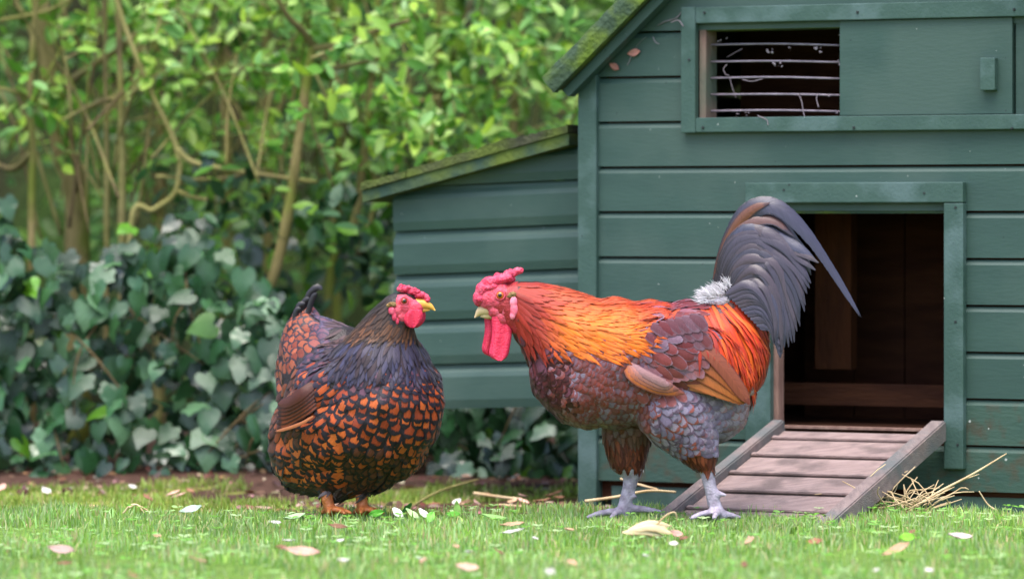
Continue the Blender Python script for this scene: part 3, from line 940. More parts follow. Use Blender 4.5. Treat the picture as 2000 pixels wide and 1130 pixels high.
def eye(parent, c, r, look, iris):
    """eyeball with iris ring, pupil and a thin lid; c centre on the head, look = outward direction"""
    look = Vector(look).normalized()
    Q = look.to_track_quat('Z', 'Y').to_matrix().to_4x4()
    def lathe(name, prof, mat, par):
        V, Fc = [], []
        seg = 18
        for (rr, h) in prof:
            for j in range(seg):
                a = 2 * math.pi * j / seg
                V.append((Matrix.Translation(c) @ Q) @ Vector((rr * r * math.cos(a), rr * r * math.sin(a), h * r)))
        for i in range(len(prof) - 1):
            for j in range(seg):
                Fc.append((i * seg + j, i * seg + (j + 1) % seg, (i + 1) * seg + (j + 1) % seg, (i + 1) * seg + j))
        Fc.append(tuple((len(prof) - 1) * seg + j for j in range(seg)))
        o = obj(name, raw_mesh(name, V, Fc, mat), None)
        child_inv(o, par)
        return o
    e = lathe('eye', [(1.0, -.5), (1.0, 0.0), (.92, .25), (.75, .45), (.5, .58), (.2, .64), (.02, .65)], iris, parent)
    lathe('pupil', [(.52, .50), (.5, .60), (.40, .68), (.2, .73), (.02, .75)], M_PUPIL, e)
    lathe('eyelid', [(1.45, -.3), (1.42, .10), (1.25, .26), (1.06, .30), (.95, .18), (.93, .0)][::-1], M_FACE, e)
    return e

def beak(parent, pts_top, rad, mat, name='beak', flat=.8):
    c = catmull([np.array(p) for p in pts_top], 10)
    rr = np.interp(np.linspace(0, 1, 10), np.linspace(0, 1, len(rad)), rad)
    V, Fc = [], []
    seg = 12
    for i in range(10):
        t = Vector(c[min(i + 1, 9)] - c[max(i - 1, 0)]).normalized()
        a = t.cross(Vector((0, 1, 0))).normalized(); b = Vector((0, 1, 0)) - t * t.y; b.normalize()
        for j in range(seg):
            an = 2 * math.pi * j / seg
            V.append(Vector(c[i]) + a * (math.cos(an) * rr[i]) + b * (math.sin(an) * rr[i] * flat))
    for i in range(9):
        for j in range(seg):
            Fc.append((i * seg + j, i * seg + (j + 1) % seg, (i + 1) * seg + (j + 1) % seg, (i + 1) * seg + j))
    Fc.append(tuple(range(seg))); Fc.append(tuple(9 * seg + j for j in range(seg))[::-1])
    return obj(name, raw_mesh(name, V, Fc, mat), parent)

def body_mesh(balls, region_col, Y0, voxel=.0038, smooth_it=5):
    m = blob('body', balls, voxel, smooth_it, M_BODY)
    n = len(m.vertices)
    C = np.ones((n, 4), np.float32)
    for i, v in enumerate(m.vertices):
        px, py = unpix(v.co, Y0)
        C[i, :3] = region_col(px, py, v.co)
    a = m.attributes.new('col', 'FLOAT_COLOR', 'POINT'); a.data.foreach_set('color', C.ravel())
    return m

def lobe(name, rows, Yc, T, Y0, mat, parent, belly=0.0):
    """thin hanging flap: rows of (py, left px, right px); Yc(t) sideways place, T half thickness in px"""
    k = (DIST + Y0) / F
    rows = catmull(np.array(rows, float), 18)
    nc = 12
    V, Fc = [], []
    for i, (py, xl, xr) in enumerate(rows):
        t = i / 17.0
        for j in range(2 * nc):
            a = 2 * math.pi * j / (2 * nc)
            s = math.cos(a)
            th = math.sin(a) * T * k * (.35 + .65 * math.sin(math.pi * min(1, .12 + .85 * t)) ** .5)
            fold = 1.3 * T * k * math.sin(s * 5.5 + 1.0) * (.3 + .7 * t)
            q = P((xl + xr) / 2 + s * (xr - xl) / 2, py, Y0 + Yc(t))
            V.append(q + Vector((0, th + fold * .5, 0)))
    n2 = 2 * nc
    for i in range(17):
        for j in range(n2):
            Fc.append((i * n2 + j, i * n2 + (j + 1) % n2, (i + 1) * n2 + (j + 1) % n2, (i + 1) * n2 + j))
    Fc.append(tuple(range(n2))); Fc.append(tuple(17 * n2 + j for j in range(n2))[::-1])
    bm = bmesh.new(); m = raw_mesh(name, V, Fc, mat); bm.from_mesh(m); bmesh.ops.recalc_face_normals(bm, faces=bm.faces); bm.to_mesh(m); bm.free()
    return obj(name, m, parent)

def side_y(mesh, x, z, s):
    """depth of the face's skin at (x, z) on side s"""
    b = BVHTree.FromPolygons([v.co.copy() for v in mesh.vertices], [tuple(p.vertices) for p in mesh.polygons])
    h = b.ray_cast(Vector((x, s * 2.0, z)), Vector((0, -s, 0)))
    return h[0].y

# ------------------------------------------------------------------ rooster
RY = -0.10
rooster = empty('rooster', P(1300, 1014, RY), 'large rooster with orange neck, grey tail and red wattles facing the hen', 'rooster')
rooster.location.z = 0.0
LEG_FAR, LEG_NEAR = 0.055, -0.05
rb = []
rb += chain_balls([(968, 582, 30, .75, 0), (985, 588, 36, .75, 0), (1010, 596, 48, .72, 0), (1045, 612, 62, .72, 0), (1095, 648, 86, .76, 0), (1140, 690, 112, .80, 0), (1200, 710, 130, .84, 0), (1270, 712, 127, .86, 0), (1340, 705, 120, .84, 0), (1395, 690, 104, .80, 0), (1425, 650, 72, .7, 0)], RY)
rb += chain_balls([(1130, 722, 100, .85, 0), (1150, 735, 104, .88, 0)], RY)
rb += chain_balls([(1330, 770, 100, .9, 0), (1380, 785, 86, .9, 0), (1400, 770, 70, .9, 0)], RY)
# folded wing swells on both flanks
for sY in (-1, 1):
    rb += chain_balls([(1255, 690, 55, .5, sY * .085), (1310, 690, 70, .45, sY * .095), (1380, 705, 60, .4, sY * .085), (1435, 740, 32, .4, sY * .07)], RY)
# legs: near one set back, far one striding forward
rb += chain_balls([(1320, 800, 80, .75, -.05), (1345, 840, 58, .8, LEG_NEAR), (1368, 885, 34, .9, LEG_NEAR), (1377, 908, 19, 1, LEG_NEAR)], RY)
rb += chain_balls([(1377, 905, 16, 1, LEG_NEAR), (1386, 945, 13.5, 1, LEG_NEAR), (1394, 980, 13.5, 1, LEG_NEAR), (1404, 1006, 14.5, 1, LEG_NEAR)], RY, .25)
rb += chain_balls([(1235, 800, 62, .8, .045), (1224, 850, 50, .85, LEG_FAR), (1226, 895, 37, .9, LEG_FAR), (1235, 922, 20, 1, LEG_FAR)], RY)
rb += chain_balls([(1236, 918, 17, 1, LEG_FAR), (1228, 955, 14, 1, LEG_FAR), (1220, 985, 13.5, 1, LEG_FAR), (1216, 1002, 14.5, 1, LEG_FAR)], RY, .25)
def toes(fx, fy, Y, dirs):
    out = []
    for dx, dy_world, ln, up in dirs:
        pts = []
        for t in (0, .35, .7, 1):
            pts.append((fx + dx * ln * t, fy + 8 * t - up * math.sin(t * math.pi), 9.0 - 3.5 * t, .95, Y + dy_world * ln * .00105 * t))
        out += chain_balls(pts, RY, .4)
    return out
rb += toes(1216, 1001, LEG_FAR, [(-.9, .45, 62, 5), (-.95, -.25, 70, 6), (-.35, -.85, 62, 5)])
rb += chain_balls([(1222, 992, 9, 1, LEG_FAR), (1255, 993, 7.5, 1, LEG_FAR), (1290, 998, 4.5, 1, LEG_FAR)], RY, .4)
rb += toes(1404, 1003, LEG_NEAR, [(-.9, .45, 62, 5), (-.75, -.55, 70, 6), (-.15, -.95, 62, 5)])
rb += chain_balls([(1404, 1000, 9, 1, LEG_NEAR), (1428, 1006, 7, 1, LEG_NEAR + .01), (1446, 1010, 4.5, 1, LEG_NEAR + .015)], RY, .4)
for cx, cy, sy in ((1219, 966, LEG_FAR), (1393, 962, LEG_NEAR)):       # spurs
    rb += chain_balls([(cx + 4, cy, 8, 1, sy - .004), (cx + 24, cy + 4, 4, 1, sy - .010)], RY, .4)

LEG_GREY = c3(178, 168, 182)
def r_leg(px, py): return py > 918 or (py > 908 and abs(px - 1377) < 24)
RFACE_SIDE = None
def r_bodycol(px, py, co):
    if r_leg(px, py): return mixc(LEG_GREY, c3(138, 126, 140), 0.5 + .8 * noise.noise(Vector(co) * 90))
    if px < 1012 and py < 650: return c3(150, 40, 45)
    if py > 850: return c3(80, 36, 26)
    if px > 1255 and py > 735: return c3(104, 90, 102)
    return c3(70, 34, 34)
rbody = body_mesh(rb, r_bodycol, RY)
obj('body', rbody, rooster)
RS = Surface(rbody)
RF = Feathers()
def inpoly(x, y, poly):
    c = False
    j = len(poly) - 1
    for i in range(len(poly)):
        xi, yi = poly[i]; xj, yj = poly[j]
        if (yi > y) != (yj > y) and x < (xj - xi) * (y - yi) / (yj - yi) + xi: c = not c
        j = i
    return c
HACK = [(996, 560), (1000, 515), (1110, 515), (1200, 550), (1215, 600), (1195, 648), (1120, 662), (1060, 652), (1004, 645), (996, 600)]
SADD = [(1345, 560), (1440, 555), (1490, 600), (1500, 665), (1470, 700), (1430, 668), (1395, 655), (1360, 630), (1330, 605)]
def v3(dx, dy, out=0.0):
    return (dx, 0.0, -dy)
def fl_rad(cx, cy, bx=0.0, by=0.0, k=1.0):
    def f(px, py, q):
        dx, dy = px - cx, py - cy
        L = math.hypot(dx, dy) + 1e-6
        return v3(dx / L * k + bx, dy / L * k + by)
    return f
LAV, LAVB, RUST, MAROON, DKM = c3(150, 138, 160), c3(132, 118, 138), c3(142, 62, 42), c3(128, 38, 44), c3(76, 26, 32)
def col_hackle(px, py, tx, ty):
    d = math.hypot((tx - 1185) / 125.0, (ty - 662) / 70.0)
    a = mixc(c3(252, 124, 8), c3(214, 66, 18), (d - .65) / .5)
    a = mixc(a, c3(158, 40, 30), min(.9, max(0, (1125 - tx) / 70.0)))
    if ty < 590 and tx > 1090: a = mixc(a, c3(214, 96, 48), .6)
    b = mixc(a, c3(196, 64, 16), .28)
    if ty > 690: b = mixc(b, c3(120, 40, 26), .5)
    return a, b, .62
def col_saddle(px, py, tx, ty):
    a = random.choice([c3(244, 82, 12), c3(236, 66, 12), c3(250, 104, 22), c3(222, 56, 14)])
    if ty < 610: a = mixc(a, c3(176, 92, 90), .65)
    elif tx < 1410: a = mixc(a, c3(160, 56, 50), .6)
    return a, mixc(a, c3(160, 36, 18), .45), .5
def col_back(px, py, tx, ty):
    a = random.choice([c3(136, 38, 46), c3(120, 30, 38), c3(150, 84, 100), c3(128, 40, 48)])
    return a, mixc(a, LAV, .25), .6
def col_wing(px, py, tx, ty):
    t = (ty - 650) / 100.0
    a = mixc(c3(112, 30, 40), c3(150, 76, 74), t) if random.random() < .7 else c3(140, 104, 126)
    return a, mixc(LAV, a, .55), .7
def col_breast(px, py, tx, ty):
    if px < 1072 + (py - 660) * .10 + random.gauss(0, 16) and py < 815 + random.gauss(0, 10):
        a = random.choice([c3(80, 24, 30), c3(96, 34, 42), c3(112, 60, 78)])
        return a, c3(70, 26, 30), .6
    low = min(1, max(0, (py - 770) / 80.0))
    a = mixc(random.choice([c3(148, 132, 156), c3(128, 100, 118), c3(158, 146, 170)]), c3(116, 92, 92), low)
    if random.random() < .6: a = mixc(a, RUST, random.uniform(.3, .8))
    b = mixc(c3(138, 54, 42), c3(84, 52, 44), low)
    return mixc(a, b, .15), mixc(a, b, .8), random.uniform(.40, .56)
def col_fluff(px, py, tx, ty):
    r = max(0, (px - 1395) / 60.0)
    a = mixc(random.choice([c3(154, 140, 164), c3(134, 118, 144), c3(164, 146, 164)]), c3(188, 150, 150), r * .5)
    b = mixc(c3(108, 86, 106), c3(164, 76, 46), r + (.7 if random.random() < .35 else 0))
    if px > 1340: b = mixc(a, b, .5)
    return a, b, random.uniform(.4, .6)
def col_thigh(px, py, tx, ty):
    a = random.choice([c3(120, 54, 32), c3(100, 42, 26), c3(136, 66, 40)])
    if py < 850: a = mixc(a, c3(110, 92, 86), .6)
    return a, mixc(a, c3(60, 28, 20), .5), .6
def r_region(px, py, c, n):
    if r_leg(px, py): return None
    yy = c[1] - RY
    if inpoly(px, py, HACK):
        s = .62 + .38 * min(1, (px - 1000) / 120.0)
        return dict(kind='hackle', spacing=4.6, length=106 * s, width=11, lift=3.6, fly=2, rows=8, jit=.04, flow=fl_rad(945, 520, .25, .0), color=col_hackle, barb=110)
    if px < 1020 and py < 650: return None
    if inpoly(px, py, SADD):
        return dict(kind='hackle', spacing=5.4, length=118, width=9, lift=5, fly=8, rows=9, jit=.08, flow=fl_rad(1365, 520, .0, .25), color=col_saddle, barb=110)
    if py > 900: 
        return dict(kind='fluff', spacing=8, length=15, width=9, lift=2, flow=fl_rad(1300, 600, 0, 1.5), color=col_thigh)
    far_thigh = 1165 < px < 1290 and py > 838 and yy > -.02
    if far_thigh or (py > 868 and px > 1290):
        return dict(kind='fluff', spacing=9, length=34, width=11, lift=4, jit=.2, flow=fl_rad(px, py - 100, .1, .3), color=col_thigh)
    if px > 1228 and py < 625 and px < 1400:
        return dict(kind='hackle', spacing=10, length=62, width=17, lift=6, rows=7, jit=.1, flow=fl_rad(1100, 520, .6, .0), color=col_back, barb=80)
    if 1236 < px < 1400 and 600 < py < 752 and abs(yy) > .05:
        return dict(kind='scale', spacing=15, length=50, width=24, lift=6, jit=.12, flow=fl_rad(1190, 600, .25, .0), color=col_wing, barb=80)
    if px > 1255 and py > 735:
        big = px < 1345 and py < 840
        return dict(grid=True, fmix=.6, kind='scale', spacing=14 if big else 11, length=46 if big else 42, width=25 if big else 21, lift=3, jit=.12, fly=2, flow=fl_rad(1240, 650, .1, .55), color=col_fluff, barb=60)
    if px > 1255 and py > 625:
        return dict(kind='scale', spacing=16, length=46, width=24, lift=4, jit=.15, flow=fl_rad(1190, 600, .25, .1), color=col_wing if px < 1420 else col_saddle)
    return dict(grid=True, kind='scale', spacing=12.0, length=38, width=25, lift=3.4, jit=.06, flow=fl_rad(950, 520, .75, .05), color=col_breast, barb=50)
plumage(RS, RF, r_region, RY, grid=(P(1255, 712, RY), Vector((-1, 0, .28))))

# big wing quills on both sides, laid over the flank
def explicit(Fs, pts, Yoff, Y0, width, kind, ca, cb, thr, normal, n=12, camber=.15, barb=90, yc=None, score=1.0):
    path = catmull([np.array(P(x, y, Y0 + (Yoff if yc is None else yc[i]))) for i, (x, y) in enumerate(pts)], n)
    k = (DIST + Y0) / F
    Fs.add(path, np.tile(np.array(Vector(normal).normalized()), (n, 1)), width * k, kind, ca, cb, thr, camber, barb, score)
RQ = Feathers()
TAN, TANR = c3(206, 118, 52), c3(172, 88, 62)
for s in (-1, 1):
    nrm = (0, s, .25)
    def yo(v): return s * v
    # lower tan secondaries, then the upper rust ones over them, the short curved feather of the wing's bend last
    quills = [
        ([(1332, 752), (1385, 764), (1430, 772), (1464, 778)], [.101, .106, .100, .088], 15, c3(214, 132, 66), c3(186, 100, 52)),
        ([(1335, 740), (1390, 757), (1432, 771), (1462, 782)], [.105, .110, .103, .090], 30, TAN, c3(190, 100, 46)),
        ([(1345, 722), (1393, 742), (1433, 764), (1462, 784)], [.109, .113, .106, .092], 32, c3(198, 110, 48), c3(168, 84, 42)),
        ([(1352, 700), (1397, 722), (1436, 754), (1464, 786)], [.112, .116, .108, .094], 32, c3(188, 100, 50), c3(150, 74, 44)),
        ([(1350, 664), (1388, 690), (1428, 736), (1464, 789)], [.116, .122, .114, .098], 30, c3(176, 92, 70), c3(146, 70, 60)),
    ]
    for pts, ys, w, a, b in quills:
        explicit(RQ, pts, 0, RY, w, 'quill', a, b, .72, nrm, yc=[yo(v) for v in ys], barb=160, camber=.07)
    for i in range(4):
        q = i * 7
        explicit(RQ, [(1222 + i * 4, 704 + i * 3), (1236 + q, 734 - i * 2), (1280 + q * .8, 757 - i * 3), (1337 - i * 11, 768 - i * 8)], 0, RY, 24 - i * 2, 'quill',
                 mixc(c3(206, 112, 62), LAV, .2 * i), mixc(c3(160, 88, 74), LAVB, .15 * i), .6, (0, s, -.1), yc=[yo(.104 + i * .003), yo(.118 + i * .003), yo(.123 + i * .003), yo(.118 + i * .003)], barb=150, camber=.10)
    # rounded coverts over the quills
    for r_ in range(6):
        for c_ in range(7 - (r_ > 3)):
            x0 = 1258 + c_ * 15 + (r_ % 2) * 7 + r_ * 3; y0 = 748 - r_ * 19 - c_ * 3.5
            a = mixc(c3(158, 80, 72), c3(112, 30, 40), r_ / 4.0 * random.uniform(.7, 1.1)); a = mixc(a, c3(150, 128, 150), random.random() * .4)
            explicit(RQ, [(x0 - 8, y0 - 18), (x0 + 10, y0 - 9), (x0 + 26, y0 + 4 + c_ * 1.2)], 0, RY, 24, 'scale', a, mixc(a, LAV, .22), .45, (0, s, .15), n=7, yc=[yo(.116 + r_ * .0012), yo(.1185 + r_ * .0012), yo(.1195 + r_ * .0012)], barb=60, camber=.04, score=.5)
RF.build(rooster, 230)
RQ.build(rooster, 999, 'wing_feather')

# tail: sickles arching up and over
TF = Feathers()
SLATE, SLB, PLUM = c3(96, 90, 112), c3(78, 76, 102), c3(104, 86, 100)
def tail(pts, w, ca, cb, y0, y1, thr=.7, nrm=None, kind='sickle', tilt=.0):
    n = len(pts); w *= 1.2; ca = tuple(v * .44 for v in mixc(ca, c3(84, 74, 90), .35)); cb = tuple(v * .30 for v in cb)
    explicit(TF, pts, 0, RY, w, kind, ca, cb, thr, nrm or (0.25, -1, .35), n=22, yc=[y0 + (y1 - y0) * i / (n - 1) for i in range(n)], barb=200, camber=.09, score=w)
# far side and middle fan first
def jit(pts, s=4):
    return [(x + random.gauss(0, s) * min(1, i / 2), y + random.gauss(0, s) * min(1, i / 2)) for i, (x, y) in enumerate(pts)]
for i in range(14):
    t = i / 13
    tail(jit([(1402 + 40 * t, 548 + 34 * t), (1436 + 36 * t, 458 + 90 * t), (1503 + 6 * t, 428 + 88 * t), (1556 - 10 * t, 474 + 104 * t), (1586 - 56 * t, 530 + 135 * t)], 5), 27, mixc(SLATE, PLUM, random.random()), mixc(SLB, c3(52, 46, 66), .5), .012 + .02 * random.random(), .04 + .05 * random.random(), .6, (.2, -1, .3))
tail([(1400, 548), (1432, 462), (1472, 408), (1520, 404), (1575, 455), (1622, 522), (1655, 575), (1682, 620)], 34, c3(104, 102, 138), c3(84, 82, 114), -.006, -.035, .75, kind='long')
tail([(1398, 545), (1424, 470), (1460, 410), (1505, 396), (1548, 420), (1580, 468)], 27, c3(112, 100, 134), SLB, .006, .02, .65)
tail([(1396, 545), (1420, 480), (1446, 432), (1474, 406), (1504, 396)], 22, c3(214, 126, 84), c3(150, 100, 106), -.008, -.020, .55)
tail([(1400, 546), (1428, 476), (1462, 436), (1510, 430), (1552, 462)], 24, c3(190, 130, 118), c3(112, 94, 116), -.010, -.022, .55)
for i in range(20):                              # near half: overlapping sickles, each a little lower and shorter
    t = i / 22.0
    c = random.choice([c3(118, 102, 126), c3(100, 104, 144), c3(108, 96, 122), c3(92, 88, 118), c3(126, 104, 118)])
    c = mixc(c, c3(142, 116, 122), max(0, t - .7) * 2)
    e_x = np.interp(t, [0, .25, .5, .75, 1], [1592, 1578, 1552, 1524, 1500]); e_y = np.interp(t, [0, .25, .5, .75, 1], [505, 585, 668, 690, 640])
    tail(jit([(1398 + 44 * t, 552 + 40 * t), (1426 + 44 * t, 480 + 92 * t), (1480 + 10 * t, 444 + 126 * t), (1532 - 32 * t, 468 + 126 * t), (e_x * .55 + (1532 - 32 * t) * .45 + 5, e_y * .55 + (468 + 126 * t) * .45 - 8), (e_x, e_y)], 4), np.interp(t, [0, .5, 1], [27, 21, 15]), c, mixc(c, c3(50, 44, 62), .5), -.012 - .028 * t, -.036 - .036 * t, .62)
for i in range(12):                              # lower coverts that close the tail against the saddle
    q = i * .85
    c = random.choice([c3(128, 106, 122), c3(112, 98, 122), c3(104, 96, 128)])
    tail(jit([(1418 + 7 * q, 574 + 7 * q), (1462 + 5 * q, 556 + 9 * q), (1498 + 2.5 * q, 586 + 9 * q), (1514 + 1.2 * q, 640 + 5.5 * q)], 3), 17, c, mixc(c, c3(50, 44, 62), .5), -.045 - .001 * i, -.062, .6)
# the mirrored far half of the tail
for i in range(8):
    t = i / 7
    tail(jit([(1404, 555), (1436, 490 + 40 * t), (1486, 470 + 60 * t), (1526, 520 + 50 * t), (1540 - 20 * t, 600 + 40 * t)], 5), 26, mixc(SLATE, PLUM, random.random()), SLB, .03, .085, .6, (.2, 1, .3))
TF.build(rooster, 999, 'tail_feather', M_GLOSSY)
# white down at the root of the tail
WF = Feathers()
M_DOWN = surf('white_down', c3(226, 218, 228), c3(206, 196, 210), rough=1.0, scale=120, bump=0.9, bscale=420, spec=0.1)
k_ = (DIST + RY) / F
db = [(P(x, y, RY + Yo), (rx * k_, rx * k_ * .9, ry * k_)) for x, y, Yo, rx, ry in ((1394, 581, -.012, 15, 7), (1406, 573, -.014, 15, 10), (1418, 562, -.014, 12, 12), (1384, 586, -.008, 10, 5), (1408, 574, .012, 15, 9), (1390, 590, -.01, 18, 8), (1408, 588, -.01, 22, 14))]
obj('tail_down', blob('tail_down', db, .0018, 4, M_DOWN, bumps=.0016, bscale=300), rooster)
for i in range(800):
    x0, y0 = random.uniform(1374, 1430), 0
    y0 = np.interp(x0, [1374, 1396, 1430], [584, 575, 554]) + random.uniform(-4, 10)
    a = random.gauss(-2.35 + (x0 - 1395) * .008, .35)
    L = random.uniform(8, 30)
    Yy = random.uniform(-.036, .02)
    dx, dy = math.cos(a) * L, math.sin(a) * L
    cu_ = random.gauss(0, 3)
    g = random.uniform(.7, 1.0)
    explicit(WF, [(x0, y0), (x0 + dx * .5 + cu_ * .3, y0 + dy * .55), (x0 + dx + cu_, y0 + dy * .9)], 0, RY, random.uniform(.9, 1.8), 'fluff', tuple(v * g for v in c3(250, 244, 250)), tuple(v * g for v in c3(240, 230, 244)), .9, (random.uniform(-.4, .4), -1, .4), n=5, yc=[Yy, Yy, Yy])
w_ = WF.emit(WF.items, 'white_down', rooster, 'stuff')

# head furniture of the rooster
def balls(lst, Y0):
    s = (DIST + Y0) / F
    return [(P(x, y, Y0 + Yo), (rx * s, ry * s, rz * s)) for x, y, Yo, rx, ry, rz in lst]
face_b = [(962, 584, 0, 30, 24, 26), (980, 582, 0, 32, 28, 32), (990, 596, 0, 24, 30, 34), (972, 606, 0, 22, 22, 18), (985, 616, 0, 22, 24, 24), (954, 588, 0, 17, 15, 14)]
rface = blob('face', balls(face_b, RY), .0016, 5, M_FACE, bumps=.0006, bscale=240)
obj('face', rface, rooster)
comb_b = []
for i in range(70):
    t = random.random()
    x = 932 + 66 * t + random.uniform(-4, 4); y = 586 - 48 * t ** .5 + random.uniform(-9, 9)
    comb_b.append((x, y, random.uniform(-.016, .016), 7.5, 8, 7))
comb_b += [(936, 582, 0, 13, 16, 17), (944, 566, 0, 16, 18, 17), (957, 553, 0, 18, 18, 14), (975, 547, 0, 18, 16, 11), (990, 541, 0, 13, 11, 8), (1000, 534, 0, 11, 8, 8), (1010, 529, 0, 9, 7, 7.5), (1017, 528, 0, 6, 6, 6.5), (937, 588, 0, 10, 12, 10), (950, 578, 0, 15, 18, 14)]
obj('comb', blob('comb', balls(comb_b, RY), .0013, 5, M_COMB, bumps=.0012, bscale=430), rooster)
NEARW = [(602, 966, 990), (612, 961, 999), (627, 960, 1001), (645, 961, 1000), (660, 960, 999), (676, 957, 996), (688, 955, 994), (697, 958, 990), (702, 966, 984), (704, 972, 979)]
for s in (-1, 1):
    rows = NEARW if s < 0 else [(y - 8 if y > 640 else y - 2, a - 14, b - 18) for y, a, b in NEARW]
    lobe('wattle', rows, lambda t, s=s: s * (.010 + .010 * t), 6.0, RY, M_WATTLE, rooster)
    ye = max(abs(RS.bvh.ray_cast(Vector((P(1002, 595, RY).x, s * 2.0, P(1002, 595, RY).z)), Vector((0, -s, 0)))[0].y - RY), abs(side_y(rface, P(1000, 595, RY).x, P(1000, 595, RY).z, s) - RY)) + .002
    obj('ear_lobe', blob('ear_lobe', balls([(1003, 590, s * ye, 8, 5, 13), (1004, 604, s * ye, 8, 5, 14), (1001, 616, s * (ye - .001), 6, 5, 9)], RY), .0014, 3, M_LOBE), rooster)
    obj('ear_tuft', blob('ear_tuft', balls([(1001, 575, s * ye, 8, 4, 6), (996, 578, s * ye, 6, 4, 4)], RY), .0012, 1, M_TUFT, bumps=.002, bscale=400), rooster)
    c = P(977, 576, RY); c.y = side_y(rface, c.x, c.z, s) + s * .0005
    eye(rooster, c, 7.6 * .00105, (-.12, s, .05), M_IRIS)
beak(rooster, [P(966, 603, RY), P(950, 604, RY), P(938, 608, RY), P(927, 620, RY)], [.015, .0135, .0095, .001], M_BEAK)
beak(rooster, [P(966, 614, RY), P(950, 616, RY), P(938, 618, RY)], [.010, .007, .001], M_BEAK, 'lower_beak')

# ------------------------------------------------------------------ hen
HYY = 0.06
hen = empty('hen', P(675, 1006, HYY), 'plump hen with black laced copper feathers facing the rooster', 'hen')
hen.location.z = 0.0
hb = []
hb += chain_balls([(790, 598, 29, .8, -.075), (776, 606, 36, .85, -.07), (760, 640, 50, .9, -.06), (748, 685, 72, .95, -.045), (742, 740, 108, .95, -.03), (746, 788, 128, .95, -.02), (725, 820, 126, 1.0, -.01), (670, 830, 130, 1.0, .03), (620, 850, 98, 1.0, .06)], HYY)
hb += chain_balls([(680, 790, 125, .95, .03), (640, 740, 95, .9, .08), (612, 712, 74, .8, .11), (600, 668, 52, .6, .14), (597, 630, 30, .5, .155), (596, 605, 15, .5, .16)], HYY)
hb += chain_balls([(602, 662, 50, .7, .13), (632, 680, 60, .8, .12), (662, 702, 72, .9, .08)], HYY)
hb += chain_balls([(612, 780, 74, .9, .08), (606, 730, 70, .8, .11)], HYY)
hb += chain_balls([(612, 880, 88, .95, .05), (660, 895, 86, 1, .02), (720, 885, 80, 1, -.01), (755, 860, 84, 1, -.02)], HYY)
hb += chain_balls([(760, 810, 105, .9, -.04), (768, 790, 98, .9, -.04)], HYY)
# wing lying along the near flank, and its twin on the far one
hb += chain_balls([(690, 735, 46, .45, -.085), (655, 765, 62, .4, -.075), (610, 795, 50, .4, -.045), (572, 818, 26, .4, -.02)], HYY)
hb += chain_balls([(720, 735, 46, .5, .10), (680, 760, 62, .45, .14), (630, 790, 52, .4, .17)], HYY)
for lx, ly, ex, Yl in ((634, 958, 646, -.034), (702, 956, 709, -.03)):
    hb += chain_balls([(lx, ly - 30, 26, .9, .0), (lx + 2, ly, 13, 1, Yl * .8), (lx + 4, ly + 14, 12.5, 1, Yl), (ex, 998, 11.5, 1, Yl)], HYY, .3)
    for dx, dyw, ln in ((.9, -.45, 44), (.55, -.8, 50), (-.1, -.95, 44), (-.7, .6, 26)):
        hb += chain_balls([(ex, 994, 7.5, 1, Yl), (ex + dx * ln * .5, 995, 7, 1, Yl + dyw * ln * .0005), (ex + dx * ln, 1001, 4.5, 1, Yl + dyw * ln * .001)], HYY, .4)
def h_leg(px, py, yy=0.0): return (py > 962 and (abs(px - 642) < 26 or abs(px - 708) < 26)) or py > 985 or (py > 955 and yy < -.03 and (abs(px - 640) < 22 or abs(px - 706) < 22))
def h_bodycol(px, py, co):
    if h_leg(px, py, co[1] - HYY): return mixc(c3(178, 106, 52), c3(140, 76, 44), .5 + .8 * noise.noise(Vector(co) * 90))
    return c3(34, 22, 22)
hbody = body_mesh(hb, h_bodycol, HYY)
obj('body', hbody, hen)
HS = Surface(hbody)
HF = Feathers()
HB = c3(26, 16, 22); HPUR = c3(52, 40, 62)  # purple sheen on the black feathers is put into these rim colours
TAILP = P(598, 600, HYY + .16); NECKP = P(765, 600, HYY - .06)
def h_flow(px, py, q):
    d = (Vector(q) - NECKP).normalized()
    return d * 1.0 + Vector((-.35, .1, -.35))
def h_flow_neck(px, py, q):
    return Vector((-.25, .0, -1.0)) + (Vector(q) - NECKP).normalized() * .5
def h_flow_cush(px, py, q):
    return (TAILP - Vector(q)).normalized() + Vector((-.5, .1, .0))
def h_flow_wing(px, py, q):
    return Vector((-1, .35, -.75))
def h_flow_low(px, py, q):
    return Vector((-.7, .1, -.75))
def hc_chest(px, py, tx, ty):
    up = min(1, max(0, (760 - py) / 55.0))
    a = random.choice([c3(196, 86, 34), c3(178, 74, 30), c3(206, 98, 40), c3(154, 60, 28)])
    if random.random() < up * .55: a = mixc(a, c3(70, 58, 86), .8)
    b = mixc(HB, HPUR, up * .9 + random.random() * .25)
    return a, b, random.uniform(.22, .34) - .08 * up
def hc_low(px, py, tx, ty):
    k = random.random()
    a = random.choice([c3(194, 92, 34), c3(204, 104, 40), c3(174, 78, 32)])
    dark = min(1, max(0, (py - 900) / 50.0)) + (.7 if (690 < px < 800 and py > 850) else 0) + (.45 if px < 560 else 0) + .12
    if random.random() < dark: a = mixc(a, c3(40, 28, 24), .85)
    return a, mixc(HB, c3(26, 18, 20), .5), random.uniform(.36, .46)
def hc_head(px, py, tx, ty):
    a = mixc(c3(54, 36, 28), c3(120, 74, 42), max(0, (ty - 610) / 50.0) * random.random())
    return a, mixc(a, c3(30, 20, 20), .6), .5
def hc_neck(px, py, tx, ty):
    a = random.choice([c3(66, 62, 92), c3(52, 44, 66), c3(74, 66, 86), c3(62, 44, 52)])
    if ty < 680: a = mixc(a, c3(112, 74, 56), .55)
    return a, mixc(a, c3(36, 26, 40), .7), .58
